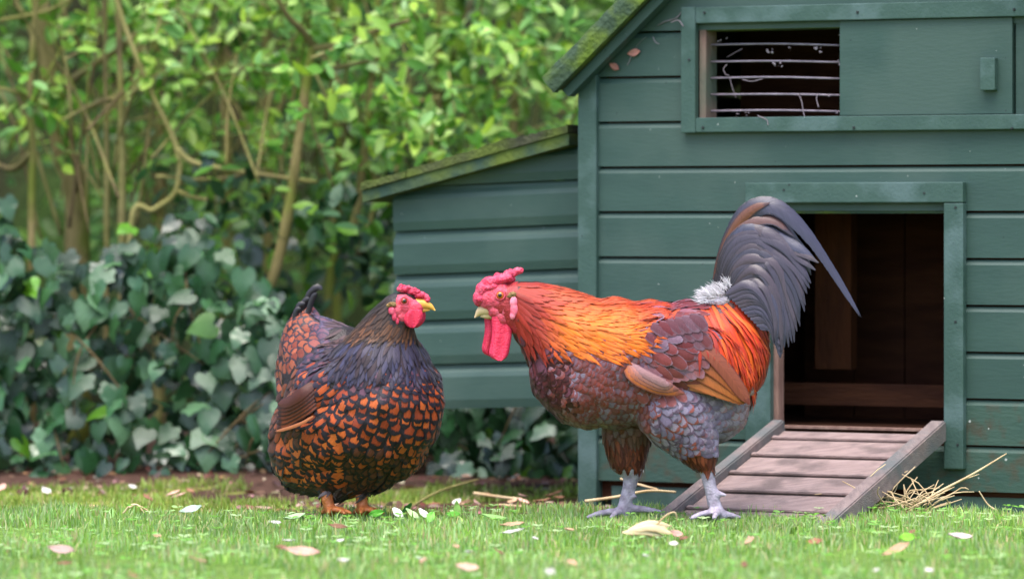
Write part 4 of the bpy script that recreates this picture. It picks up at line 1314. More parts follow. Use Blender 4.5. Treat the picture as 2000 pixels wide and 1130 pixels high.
def hc_cush(px, py, tx, ty):
    lav = min(1, max(0, (px - 615) / 40.0)) * min(1, max(0, (720 - py) / 60.0))
    a = mixc(random.choice([c3(156, 72, 42), c3(138, 58, 36), c3(170, 86, 54)]), c3(96, 88, 120), lav * .9)
    return a, mixc(c3(48, 34, 46), c3(84, 74, 100), lav), .42
def hc_wing(px, py, tx, ty):
    a = random.choice([c3(116, 52, 28), c3(92, 40, 24), c3(74, 34, 24), c3(140, 66, 32)])
    return a, c3(34, 20, 20), .6
def hc_fluff(px, py, tx, ty):
    a = random.choice([c3(44, 32, 26), c3(34, 24, 20), c3(62, 46, 36)])
    if math.hypot((px - 672) / 34.0, (py - 945) / 26.0) < 1: a = random.choice([c3(96, 84, 88), c3(78, 66, 68)])
    return a, mixc(a, c3(20, 14, 12), .5), .6
def h_region(px, py, c, n):
    yy = c[1] - HYY
    if h_leg(px, py, yy): return None
    if px > 752 and py < 622 and (px > 768 or py < 580): 
        if px > 772: return None
    if py < 645 and px > 695:
        return dict(kind='hackle', spacing=5.5, length=40, width=8, lift=3, jit=.1, flow=lambda a, b, q: Vector((-.75, .05, -1.0)), color=hc_head, barb=50)
    if py < 705 and px > 668 and yy < .09:
        return dict(kind='hackle', spacing=7, length=54, width=12, lift=4, jit=.14, flow=h_flow_neck, color=hc_neck, barb=70)
    if (px < 690 and py < 735 and yy > .0) or (px < 600 and py < 780 and yy > .03):
        return dict(kind='scale', spacing=14, length=40, width=23, lift=4, jit=.15, flow=h_flow_cush, color=hc_cush, barb=50)
    if py > 945:
        return dict(kind='fluff', spacing=8, length=34, width=9, lift=4, jit=.35, fly=4, flow=h_flow_low, color=hc_fluff)
    if px < 690 and 690 < py < 835 and py < 835 - (px - 560) * .25 - (px > 640) * (px - 640) * .9:
        return dict(kind='scale', spacing=13, length=44, width=19, lift=4, jit=.12, flow=h_flow_wing, color=hc_wing if px < 605 else hc_chest, barb=60)
    if py > 820 and px < 690:
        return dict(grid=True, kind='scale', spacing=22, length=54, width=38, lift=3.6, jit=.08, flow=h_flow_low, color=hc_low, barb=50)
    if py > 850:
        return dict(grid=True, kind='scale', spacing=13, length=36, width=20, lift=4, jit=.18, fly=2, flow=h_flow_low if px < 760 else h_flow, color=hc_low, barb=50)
    s = 12.0 + 8.0 * min(1, max(0, (py - 700) / 110.0))
    return dict(grid=True, kind='scale', spacing=s, length=s * 2.4, width=s * 1.7, lift=2.8, jit=.05, flow=h_flow, color=hc_chest, barb=45)
plumage(HS, HF, h_region, HYY, grid=(P(690, 808, HYY), Vector((.5, -.22, 1))))
HF.build(hen, 300)
HQ = Feathers()
for i in range(6):                               # folded flight feathers on the near flank
    t = i / 5
    explicit(HQ, [(622 - 10 * t, 782 - 34 * t), (600 - 10 * t, 798 - 32 * t), (574 - 8 * t, 814 - 32 * t), (540 + 2 * t, 836 - 48 * t)], 0, HYY, 24, 'quill', mixc(c3(150, 70, 34), c3(84, 36, 22), .1 + .9 * t), mixc(c3(90, 40, 24), c3(50, 26, 20), random.random()), .6, (-.3, -1, .35), n=12, yc=[-.088 - .004 * t, -.092 - .006 * t, -.074 - .008 * t, -.045 - .010 * t], barb=110, camber=.1)
explicit(HQ, [(612, 812), (588, 826), (560, 836), (536, 842)], 0, HYY, 8, 'quill', c3(176, 104, 58), c3(120, 66, 40), .7, (-.3, -1, .35), n=10, yc=[-.110, -.102, -.080, -.050], barb=110)
HQ.build(hen, 99, 'wing_feather')
HT = Feathers()
for i, (pts, w) in enumerate([([(594, 640), (598, 600), (606, 572), (622, 560), (629, 566)], 15), ([(592, 640), (592, 606), (596, 588), (606, 582)], 14), ([(588, 640), (584, 610), (586, 596), (596, 592)], 15), ([(598, 640), (604, 604), (612, 580), (620, 572)], 12), ([(586, 650), (578, 622), (580, 606), (588, 602)], 13)]):
    explicit(HT, pts, .15 - i * .006, HYY, w, 'quill', c3(40, 34, 42), c3(26, 22, 28), .7, (.3, -1, .2), n=9, barb=80)
HT.build(hen, 99, 'tail_feather', M_GLOSSY)

HH = HYY - .075
hface = [(788, 598, 0, 28, 28, 27), (802, 604, -.003, 24, 22, 24), (813, 602, -.004, 15, 15, 15), (776, 606, 0, 20, 30, 22), (782, 618, 0, 20, 28, 18), (798, 618, -.003, 22, 21, 17), (766, 604, 0, 12, 28, 14)]
hfm = blob('face', balls(hface, HH), .0014, 5, M_FACE, bumps=.0004, bscale=240)
obj('face', hfm, hen)
hcomb = [(780 + 57 * t + random.uniform(-2, 2), 562 + 22 * t ** 1.8 + random.uniform(-4, 4), random.uniform(-.008, .008), 4.5, 5, 4.5) for t in np.linspace(0, 1, 60)] + [(790, 567, 0, 11, 9, 6), (805, 570, 0, 13, 10, 7), (820, 576, 0, 13, 10, 8), (832, 584, 0, 7, 8, 8)]
obj('comb', blob('comb', balls(hcomb, HH), .0011, 3, M_COMB, bumps=.0009, bscale=450), hen)
HW = [(604, 796, 822), (612, 788, 826), (622, 784, 826), (630, 787, 822), (636, 793, 816), (640, 800, 809)]
for s in (-1, 1):
    rows = HW if s < 0 else [(y, a + 8, b + 5) for y, a, b in HW]
    lobe('wattle', rows, lambda t, s=s: -.003 + s * (.017 - .002 * t), 7.0, HH, M_WATTLE, hen)
    obj('ear_lobe', blob('ear_lobe', balls([(765, 607, s * .030, 7, 4, 8), (770, 618, s * .029, 5, 4, 9), (776, 627, s * .026, 4, 3, 7)], HH), .0012, 2, M_COMB), hen)
    obj('ear_tuft', blob('ear_tuft', balls([(766, 594, s * .0290, 9, 4, 5), (760, 596, s * .028, 6, 4, 4)], HH), .0012, 1, M_TUFT, bumps=.0016, bscale=400), hen)
    c = P(790, 587, HH); c.y = side_y(hfm, c.x, c.z, s) + s * .0015
    eye(hen, c, 6.2 * .00106, (.15, s, .08), M_IRISD)
beak(hen, [P(812, 594, HH - .003), P(826, 594, HH - .004), P(840, 598, HH - .005), P(850, 606, HH - .006)], [.012, .0105, .0065, .001], M_BEAKY)
beak(hen, [P(812, 605, HH - .003), P(826, 605, HH - .004), P(840, 605, HH - .005)], [.008, .0055, .001], M_BEAKY, 'lower_beak')
# ------------------------------------------------------------------ leaves
def leaf_proto(kind):
    """small leaf in the xy plane, stalk at the origin, tip on +y, folded along the midrib"""
    if kind == 'privet':
        out = [(0, 0, 0), (.17, .2, .05), (.24, .45, .06), (.18, .75, .02), (0, 1, -.06)]
        mid = [(0, 0, 0), (0, .25, 0), (0, .5, 0), (0, .77, -.02), (0, 1, -.06)]
        V = [mid[0], mid[1], mid[2], mid[3], mid[4]] + [out[1], out[2], out[3]] + [(-x, y, z) for x, y, z in out[1:4]]
        Fc = [(0, 5, 1), (1, 5, 6, 2), (2, 6, 7, 3), (3, 7, 4), (0, 1, 8), (1, 2, 9, 8), (2, 3, 10, 9), (3, 4, 10)]
    else:                                        # ivy: five pointed lobes
        half = [(0, -.02, 0), (.24, -.12, -.02), (.40, -.02, -.06), (.41, .14, -.02), (.52, .30, -.10), (.40, .44, -.02), (.29, .57, .0), (.17, .80, -.06), (0, 1, -.07)]
        V = [(0, .06, 0), (0, .35, .0), (0, .62, -.01), (0, 1, -.07)] + [(x, y, z) for x, y, z in half[1:8]] + [(-x, y, z) for x, y, z in half[1:8]]
        a, b = 4, 11
        Fc = [(0, a, a + 1), (0, a + 1, a + 2), (0, a + 2, 1), (1, a + 2, a + 3), (1, a + 3, a + 4), (1, a + 4, a + 5), (1, a + 5, 2), (2, a + 5, a + 6), (2, a + 6, 3),
              (0, b + 1, b), (0, b + 2, b + 1), (0, 1, b + 2), (1, b + 3, b + 2), (1, b + 4, b + 3), (1, b + 5, b + 4), (1, 2, b + 5), (2, b + 6, b + 5), (2, 3, b + 6)]
    if kind == 'ivy_round':                      # older, hardly lobed leaf
        half = [(.22, -.12, -.02), (.38, -.04, -.06), (.45, .10, -.08), (.45, .28, -.08), (.37, .46, -.06), (.26, .63, -.05), (.13, .82, -.08)]
        V = V[:4] + half + [(-x, y, z) for x, y, z in half]
        V[3] = (0, 1, -.18); V[2] = (0, .62, -.03)
    return np.array(V, float), Fc

PROTO = {k: leaf_proto(k) for k in ('privet', 'ivy', 'ivy_round')}
def leaf_matrix(loc, axis, normal, size):
    y = Vector(axis).normalized(); z = Vector(normal); z = (z - y * z.dot(y))
    if z.length < 1e-4: z = y.orthogonal()
    z.normalize(); x = y.cross(z)
    M = Matrix((x, y, z)).transposed().to_4x4()
    return Matrix.Translation(loc) @ M @ Matrix.Scale(size, 4)

def joined_leaves(name, kind, items, mat):
    """items: (matrix, colour) -> one mesh"""
    V0, F0 = PROTO[kind]
    Vh = np.c_[V0, np.ones(len(V0))]
    Ms = np.array([np.array(m) for m, c in items])
    V = np.einsum('nij,vj->nvi', Ms, Vh)[:, :, :3].reshape(-1, 3)
    C = np.repeat(np.array([c for m, c in items]), len(V0), axis=0)
    nv = len(V0)
    tri = []
    for f in F0:
        for i in range(1, len(f) - 1): tri.append((f[0], f[i], f[i + 1]))
    tri = np.array(tri)
    Fc = (tri[None] + (np.arange(len(items)) * nv)[:, None, None]).reshape(-1, 3)
    return raw_mesh(name, V, Fc, mat, {'col': ('C', C)})

def single_mesh(kind, color, mat, name='leaf'):
    V0, F0 = PROTO[kind]
    return raw_mesh(name, V0, F0, mat, {'col': ('C', np.tile(color, (len(V0), 1)))})

IVY_COLS = [c3(30, 62, 32), c3(40, 76, 42), c3(50, 88, 54), c3(26, 54, 28), c3(84, 120, 84), c3(36, 72, 40), c3(60, 100, 58)]  # the palest green puts sheen highlights into the colour of some leaves
IVY_BRIGHT = c3(78, 126, 26)
PRIV_COLS = [c3(142, 184, 72), c3(108, 160, 54), c3(166, 198, 108), c3(84, 138, 44), c3(158, 192, 62), c3(120, 170, 88)]
PRIV_BACK = [c3(90, 134, 38), c3(72, 118, 36), c3(108, 148, 48), c3(58, 98, 32)]  # leaf greens darkened for the shade deep in the hedge

# ---- ivy bank at the foot of the hedge
def ivy_surface(px_x, h):
    """world point on the ivy bank at sideways position x and height h"""
    y = 1.72 + 0.45 * h + 0.10 * noise.noise(Vector((px_x * 2.3, h * 3, 1))) + 0.06 * noise.noise(Vector((px_x * 6, h * 7, 2)))
    return Vector((px_x, y, gz(px_x, y) + h))

def ivy_top(x):
    px = 1000 + x * F / (DIST + 1.9)
    return np.interp(px, [-300, 0, 200, 420, 520, 620, 760, 900, 1150, 1500], [.54, .56, .56, .49, .44, .41, .36, .30, .24, .25]) + .16 * noise.noise(Vector((x * 3.1, 0, 5))) + .05 * noise.noise(Vector((x * 9, 0, 2)))

ivy = empty('ivy_bank', (-.6, 1.8, 0), 'bank of dark glossy ivy spilling over the soil beneath the hedge', 'ivy')
items = []
n_iv = 0
while n_iv < 2100:
    x = random.uniform(-2.0, .55)
    top = ivy_top(x)
    h = top * (1.05 * random.random() ** 1.1) + .01 + (random.random() < .10) * abs(random.gauss(0, .14))
    p = ivy_surface(x, h)
    depth = random.random() ** 1.6
    p.y += depth * .36 - .07
    size = random.uniform(.042, .080) * (1.0 - .12 * depth)
    nrm = Vector((random.gauss(-.1, .55), -.8 + random.gauss(0, .4), random.gauss(.6, .6)))
    axis = Vector((random.gauss(0, .6), -.35, -1 + random.gauss(0, .55)))
    c = IVY_BRIGHT if random.random() < .045 else random.choice(IVY_COLS)
    s = random.uniform(.55, 1.15)
    items.append((leaf_matrix(p, axis, nrm, size), tuple(v * s for v in c), size * max(.05, Vector(nrm).normalized().dot(Vector((0, -1, .05)))) * (1.3 - depth)))
    n_iv += 1
# the ones at the front and largest in view are leaves of their own
vis = [q for q in items if abs(q[0].translation.x * F / (DIST + q[0].translation.y)) < 1000]
vis.sort(key=lambda q: -q[2])
single = vis[:290]
sid = set(id(q) for q in single)
variants = [single_mesh(kd, tuple(v * s for v in c), M_IVY) for c in IVY_COLS for s, kd in ((.65, 'ivy'), (1.05, 'ivy_round'), (.85, 'ivy_round'), (1.0, 'ivy'))] + [single_mesh('ivy', IVY_BRIGHT, M_IVY)]
for q in single:
    vm = variants[-1] if q[1][0] > q[1][2] * 3 and q[1][1] > .25 else random.choice(variants[:-1])
    o = bpy.data.objects.new('leaf', vm); COL.objects.link(o)
    o.parent = ivy; o.matrix_parent_inverse = Matrix.Translation(-ivy.location)
    o.matrix_basis = q[0]
rest = [(q[0], q[1]) for q in items if id(q) not in sid]
for kd, part_ in (('ivy', rest[::2]), ('ivy_round', rest[1::2])):
    o = obj('foliage', joined_leaves('foliage', kd, part_, M_IVY), ivy); o['kind'] = 'stuff'
for i in range(26):                              # trailing ivy stems
    x = random.uniform(-1.7, .3); h = random.uniform(.05, .5) * ivy_top(x) / .6
    a = ivy_surface(x, h); b = ivy_surface(x + random.uniform(-.25, .25), max(.02, h - random.uniform(.1, .3)))
    m_ = (a + b) / 2 + Vector((random.uniform(-.05, .05), -.03, .03))
    a.y += .03; b.y += .0
    tube('stem', [a, m_, b], [.003, .0026, .0018], M_IVYSTEM, ivy, n=10, seg=6, wob=.2)

# ---- hedge shrubs: stems traced where they stand, leaves on their twigs
def shrub(stem_px, label, Y, r_px, leaf_centres, n_single, branches=(), group='shrubs of the hedge', cols=PRIV_COLS, clus=9, mat=M_BARK):
    base = P(*stem_px[-1], Y)
    base.z = gz(base.x, Y)
    e = empty('hedge_shrub', base, label, 'shrub', group)
    k = (DIST + Y) / F
    xs_ = [q[0] for q in stem_px]
    r_px = (r_px[0] * .95, r_px[1] * .95)
    pts = [base] + [P(x, y, Y) for x, y in stem_px[::-1]]
    if (pts[0] - pts[1]).length < .03: pts = pts[1:]
    rr = list(np.linspace(r_px[1], r_px[0], len(pts)) * k)
    tube('trunk', pts, rr, mat, e, n=36, seg=10, wob=.25)
    for br in branches:
        bp, w0, w1 = br[0], br[1], br[2]
        dY = br[3] if len(br) > 3 else -.1
        n = len(bp)
        tube('branch', [P(x, y, Y + dY * i / (n - 1)) for i, (x, y) in enumerate(bp)], [w0 * k, (w0 + w1) / 2 * k, w1 * k], M_TWIG, e, n=26, seg=8, wob=.25)
    for q in range(6):                           # slim whips rising and crossing at every slant
        x0 = random.uniform(min(xs_) - 90, max(xs_) + 90); y0 = random.uniform(250, 470); dx = random.gauss(0, 130)
        y1 = random.uniform(-90, 160)
        pts_ = [P(x0, y0, Y + random.uniform(-.1, .3)), P(x0 + dx * .4 + random.gauss(0, 12), y0 + (y1 - y0) * .5, Y + random.uniform(-.1, .2)), P(x0 + dx, y1, Y + random.uniform(-.1, .3))]
        w = random.uniform(1.6, 4.2) * k
        tube('branch', pts_, [w, w * .8, w * .5], random.choice([M_TWIG, M_BARK, M_IVYSTEM]), e, n=14, seg=6, wob=.3)
    its = []
    for (cx, cy, cY) in leaf_centres:
        c = P(cx, cy, cY)
        tw = Vector((random.gauss(0, .6), random.gauss(-.3, .4), random.gauss(.1, .5))).normalized()
        for q in range(clus):
            t = q / clus
            p = c + tw * (t * .11 - .05) + Vector((random.gauss(0, .008), random.gauss(0, .008), random.gauss(0, .008)))
            axis = tw * .5 + Vector((random.gauss(0, .8), random.gauss(-.2, .6), random.gauss(-.15, .6)))
            nrm = Vector((random.gauss(-.1, .5), -.55 + random.gauss(0, .5), .8 + random.gauss(0, .4)))
            s = random.uniform(.75, 1.25)
            size = random.uniform(.030, .066)
            its.append((leaf_matrix(p, axis, nrm, size), tuple(v * s for v in random.choice(cols)), size))
        if random.random() < .5:
            its_twig.append((c - tw * .10 + Vector((0, .02, -.02)), c + tw * .07))
    its.sort(key=lambda q: q[0].translation.y - q[2] * 8)
    var = [single_mesh('privet', c, M_LEAF) for c in cols]
    for q in its[:n_single]:
        o = bpy.data.objects.new('leaf', random.choice(var)); COL.objects.link(o)
        o.parent = e; o.matrix_parent_inverse = Matrix.Translation(-e.location); o.matrix_basis = q[0]
    if its[n_single:]:
        o = obj('crown', joined_leaves('crown', 'privet', [(q[0], q[1]) for q in its[n_single:]], M_LEAF), e); o['kind'] = 'stuff'
    for a, b in its_twig:
        tube('twig', [a, (a + b) / 2 + Vector((0, 0, .008)), b], [.0035, .003, .0018], M_TWIG, e, n=6, seg=5)
    its_twig.clear()
    return e
its_twig = []

def centres(n, x0, x1, y0, y1, Y0, Y1, dens=None):
    out = []
    while len(out) < n:
        x, y = random.uniform(x0, x1), random.uniform(y0, y1)
        d = .5 + .9 * noise.noise(Vector((x * .008, y * .008, Y0 * 3)))
        if dens: d *= dens(x, y)
        if random.random() < d: out.append((x, y, random.uniform(Y0, Y1)))
    return out
def dens_main(x, y):
    return np.interp(y, [-100, 250, 330, 420, 600], [1, 1, .6, .35, .15])

shrub([(70, -60), (92, 120), (122, 290), (150, 400)], 'hedge shrub with the thickest pale trunk, leaning, bare low down', 2.55, (17, 30), centres(9, -60, 200, -40, 330, 2.3, 2.7), 18,
      branches=[([(108, 190), (150, 150), (260, 75), (370, -20)], 9, 6, -.15), ([(112, 215), (190, 205), (300, 130), (330, 40)], 6, 3, .1), ([(90, 130), (60, 60), (10, -40)], 7, 4, .15)])
shrub([(78, -60), (66, 60), (58, 200), (64, 300), (62, 400)], 'slender upright hedge stem standing in front of the thickest trunk', 2.25, (6, 9), centres(9, -60, 160, -40, 260, 2.1, 2.4), 16,
      branches=[([(62, 195), (30, 180), (-40, 165)], 5, 3), ([(0, 40), (90, 22), (150, -10)], 4, 3, 0), ([(62, 300), (20, 330), (-40, 300)], 8, 5, .1)])
shrub([(206, -60), (206, 120), (208, 260), (208, 400)], 'thin straight cane of the hedge, slimmer of the close upright pair', 2.35, (5, 6), centres(7, 150, 330, -40, 200, 2.2, 2.6), 12, mat=M_TWIG)
shrub([(232, -60), (233, 60), (236, 220), (238, 350)], 'straight olive cane of the hedge, stouter of the close upright pair', 2.30, (6.5, 8), centres(8, 170, 380, -40, 220, 2.2, 2.6), 12, mat=M_TWIG,
      branches=[([(235, 190), (190, 200), (120, 235)], 4, 2.5)])
shrub([(215, -40), (250, 70), (300, 190), (345, 290), (344, 372), (300, 410), (255, 445)], 'crooked olive hedge stem bending sharply above the ivy', 2.15, (5, 7), centres(20, 280, 520, -40, 230, 2.0, 2.6, dens_main), 30, mat=M_TWIG,
      branches=[([(345, 292), (380, 318), (470, 335), (620, 356)], 7, 4, .0), ([(305, 345), (420, 350), (520, 330)], 4, 3, .15), ([(344, 372), (375, 385), (405, 390)], 6, 4, 0)])
shrub([(520, -60), (522, 120), (526, 300), (524, 420)], 'shaded upright hedge stem between the crooked stem and the forked one', 3.0, (9, 12), centres(24, 380, 620, -40, 300, 2.3, 3.0, dens_main), 30)
shrub([(612, 80), (598, 170), (580, 300), (562, 420), (540, 520), (508, 632)], 'forked pale hedge stem rising from behind the hen', 2.15, (9, 13), centres(34, 440, 760, -40, 330, 1.9, 2.6, dens_main), 34,
      branches=[([(612, 90), (590, 60), (560, 30), (530, -30)], 8, 5), ([(612, 95), (660, 88), (720, 66), (800, 40)], 8, 4), ([(606, 140), (680, 128), (760, 110)], 5, 3, 0)])
shrub([(742, -60), (730, 120), (712, 300), (690, 440), (645, 540)], 'leaning hedge stem close behind the nest box lid', 2.35, (7, 10), centres(40, 620, 940, -40, 320, 1.9, 2.7, dens_main), 40,
      branches=[([(712, 300), (735, 380), (700, 500)], 5, 6, 0), ([(725, 170), (790, 200), (860, 190)], 4, 3, 0)])
shrub([(860, -60), (856, 120), (850, 300), (846, 500)], 'leafy hedge shrub behind the middle of the nest box lid', 2.6, (9, 12), centres(40, 760, 1040, -40, 300, 1.9, 2.8, dens_main), 40)
shrub([(1015, -60), (1012, 120), (1000, 300), (1000, 500)], 'leafy hedge shrub beside the mossy roof edge of the coop', 2.6, (9, 12), centres(40, 920, 1190, -40, 300, 1.9, 2.8, dens_main), 40)
for sx, lab in ((310, 'faint shaded hedge stem behind the crooked one'), (440, 'faint shaded hedge stem behind the leafy middle of the hedge'), (655, 'faint shaded hedge stem behind the forked one')):
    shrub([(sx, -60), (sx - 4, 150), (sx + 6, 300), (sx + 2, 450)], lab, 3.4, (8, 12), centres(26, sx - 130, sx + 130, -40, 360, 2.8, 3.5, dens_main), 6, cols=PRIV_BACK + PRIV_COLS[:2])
# horizontal dead twigs low in the hedge belong to the undergrowth behind
und = []
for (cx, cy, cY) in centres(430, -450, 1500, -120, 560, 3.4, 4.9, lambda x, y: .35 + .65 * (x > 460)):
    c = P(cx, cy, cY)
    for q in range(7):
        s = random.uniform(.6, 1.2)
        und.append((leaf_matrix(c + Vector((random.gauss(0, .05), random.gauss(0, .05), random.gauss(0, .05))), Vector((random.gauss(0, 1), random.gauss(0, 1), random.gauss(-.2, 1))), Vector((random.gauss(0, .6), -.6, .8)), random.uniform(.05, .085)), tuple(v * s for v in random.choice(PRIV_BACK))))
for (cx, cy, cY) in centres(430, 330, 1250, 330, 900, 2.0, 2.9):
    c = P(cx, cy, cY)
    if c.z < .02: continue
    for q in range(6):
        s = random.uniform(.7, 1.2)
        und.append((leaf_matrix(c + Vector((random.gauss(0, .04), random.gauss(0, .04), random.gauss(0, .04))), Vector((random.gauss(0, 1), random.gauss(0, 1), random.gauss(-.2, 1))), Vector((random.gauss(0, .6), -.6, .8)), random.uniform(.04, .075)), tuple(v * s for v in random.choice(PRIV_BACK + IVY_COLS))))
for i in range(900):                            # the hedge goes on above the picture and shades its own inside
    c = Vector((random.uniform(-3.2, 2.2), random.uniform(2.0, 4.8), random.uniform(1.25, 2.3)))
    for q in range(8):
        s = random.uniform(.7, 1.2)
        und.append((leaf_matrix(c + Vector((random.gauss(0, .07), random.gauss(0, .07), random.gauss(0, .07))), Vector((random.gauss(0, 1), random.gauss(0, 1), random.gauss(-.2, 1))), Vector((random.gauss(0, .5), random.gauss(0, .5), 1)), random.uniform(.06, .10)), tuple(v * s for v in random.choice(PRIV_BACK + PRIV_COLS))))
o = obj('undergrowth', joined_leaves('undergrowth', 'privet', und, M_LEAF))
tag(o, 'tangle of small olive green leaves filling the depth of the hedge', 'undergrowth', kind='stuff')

# ------------------------------------------------------------------ grass
def grass(name, n, x0, x1, y0, y1, h0, h1, cols, label, keep=None, wid=.0032):
    x = rng.uniform(x0, x1, n); y = rng.uniform(y0, y1, n)
    if keep is not None:
        k = keep(x, y); x, y = x[k], y[k]; n = len(x)
    thin = np.array([noise.noise(Vector((q[0] * 5.5, q[1] * 3.5, 12.3))) for q in np.stack([x, y], -1)])
    ok = rng.random(n) > np.clip((thin - .08) * 4, 0, .88)
    x, y = x[ok], y[ok]; n = len(x)
    z = ground_z(x, y)
    clump = np.array([noise.noise(Vector((q[0] * 9, q[1] * 9, 6))) for q in np.stack([x, y], -1)])
    h = rng.uniform(h0, h1, n) * (0.75 + 0.5 * rng.random(n)) * (1 + .55 * clump)
    a = rng.uniform(0, 2 * np.pi, n); lean = rng.normal(0, .45, n) * h; bend = rng.uniform(0, 2 * np.pi, n)
    w = rng.uniform(.6, 1.3, n) * wid
    sx, sy = np.cos(a) * w * .5, np.sin(a) * w * .5
    bx, by = np.cos(bend) * np.abs(lean), np.sin(bend) * np.abs(lean)
    V = np.zeros((n, 5, 3))
    V[:, 0] = np.stack([x - sx, y - sy, z - .004], -1); V[:, 1] = np.stack([x + sx, y + sy, z - .004], -1)
    V[:, 2] = np.stack([x - sx * .8 + bx * .35, y - sy * .8 + by * .35, z + h * .55], -1); V[:, 3] = np.stack([x + sx * .8 + bx * .35, y + sy * .8 + by * .35, z + h * .55], -1)
    V[:, 4] = np.stack([x + bx, y + by, z + h * (1 - .25 * np.minimum(1, np.abs(lean) / h))], -1)
    b = np.arange(n)[:, None] * 5
    T = np.concatenate([b + np.array([[0, 1, 3]]), b + np.array([[0, 3, 2]]), b + np.array([[2, 3, 4]])], 0)
    cc = np.array(cols)[rng.integers(0, len(cols), n)] * rng.uniform(.75, 1.25, (n, 1))
    patch = np.array([noise.noise(Vector((q[0] * 4, q[1] * 4, 0))) for q in np.stack([x, y], -1)])
    cc = cc * (1 + .4 * patch[:, None])
    dry = rng.random(n) < .10 + .16 * np.clip(patch, 0, 1)
    cc[dry] = np.array(c3(196, 182, 132)) * rng.uniform(.7, 1.1, (dry.sum(), 1))
    cc = np.clip(cc, 0, .8)
    m = raw_mesh(name, V.reshape(-1, 3), T, M_GRASS, {'col': ('C', np.repeat(cc, 5, axis=0))})
    tag(obj(name, m), label, 'grass', kind='stuff')
G1 = [c3(142, 174, 78), c3(158, 188, 96), c3(120, 162, 60), c3(160, 190, 126), c3(164, 182, 126), c3(134, 178, 98)]
G2 = [c3(134, 154, 62), c3(120, 142, 54), c3(150, 156, 76), c3(110, 132, 50)]
def lawn_edge(x, y):
    e = .16 + .07 * np.sin(x * 4.0 + 1) + .05 * np.sin(x * 11.0)
    return y < e + np.abs(rng.normal(0, .10, len(x))) * (x < .12)
grass('lawn_grass', 125000, -2.0, 2.0, -2.7, .55, .010, .026, G1, 'short bright green lawn grass in the foreground', lawn_edge)
grass('lawn_edge_grass', 26000, -2.0, 2.0, -.42, .34, .012, .026, G1, 'longer green grass along the far edge of the lawn', lambda x, y: lawn_edge(x, y) & (rng.random(len(x)) < np.clip((y + .42) / .35, 0, 1)))
grass('foot_grass', 4500, .16, .60, -.36, -.10, .012, .028, G1, 'grass blades standing round the rooster feet')
def mossy(x, y):
    p = np.array([noise.noise(Vector((a * 3, b * 3, 1.7))) for a, b in zip(x, y)])
    infront = (y < .95) & (x > .1)
    return (p > -.16) & (y < 1.40 + .5 * p) & ~(infront) & ~((np.abs(y - .6) < .3) & (x > -.5) & (p < .2))
grass('sparse_grass', 60000, -2.2, 1.2, .2, 1.85, .008, .026, G2 + G1[:2], 'short mossy yellow green turf between lawn and hedge', mossy, wid=.0035)

clo = []
for i in range(2600):
    x, y = random.uniform(-1.7, 1.7), random.uniform(-2.6, .12)
    if noise.noise(Vector((x * 5, y * 5, 9))) < .02: continue
    p = Vector((x, y, gz(x, y) + random.uniform(.012, .026)))
    c = random.choice([c3(150, 186, 110), c3(126, 176, 84), c3(172, 196, 140), c3(112, 168, 60)])
    a0 = random.uniform(0, 6.28)
    for q in range(3):
        a = a0 + q * 2.09
        clo.append((leaf_matrix(p, Vector((math.cos(a), math.sin(a), .25)), Vector((random.gauss(0, .2), random.gauss(-.2, .2), 1)), random.uniform(.010, .017)), c))
tag(obj('lawn_weeds', joined_leaves('lawn_weeds', 'privet', clo, M_GRASS)), 'small pale clover leaves growing among the lawn grass', 'clover', kind='stuff')

# ------------------------------------------------------------------ litter on the ground
def flat_leaf(name, px, py, length, width, color, label, cat, group=None, Y=None, tilt=None, curl=.25, rot=None):
    Yv = (CH - 0.012) * F / (py - HY) - DIST if Y is None else Y
    p = P(px, py, Yv); p.z = gz(p.x, Yv) + .018
    n, m_ = 9, 5
    V, Fc = [], []
    rot = random.uniform(0, 6.28) if rot is None else rot
    tl = (random.uniform(-.35, .35), random.uniform(.0, .5)) if tilt is None else tilt
    E = Matrix.Translation(p) @ Matrix.Rotation(tl[1], 4, 'X') @ Matrix.Rotation(tl[0], 4, 'Y') @ Matrix.Rotation(rot, 4, 'Z')
    for i in range(n):
        t = i / (n - 1)
        w = math.sin(math.pi * min(.985, max(.03, t)) ** .85) * width * .5
        for j in range(m_):
            s = j / (m_ - 1) * 2 - 1
            zz = curl * width * (s * s) * .6 + curl * length * .35 * (t - .5) ** 2 * 2 + .002 * noise.noise(Vector((px + t * 4, s * 2, 3)))
            V.append(E @ Vector((s * w * (1 + .12 * noise.noise(Vector((px, t * 6, s)))), (t - .5) * length, zz)))
    for i in range(n - 1):
        for j in range(m_ - 1):
            Fc.append((i * m_ + j, i * m_ + j + 1, (i + 1) * m_ + j + 1, (i + 1) * m_ + j))
    o = obj(name, raw_mesh(name, V, Fc, M_DEAD, {'col': ('C', np.tile(color, (len(V), 1)))}))
    md = o.modifiers.new('thick', 'SOLIDIFY'); md.thickness = .0008
    return tag(o, label, cat, group)

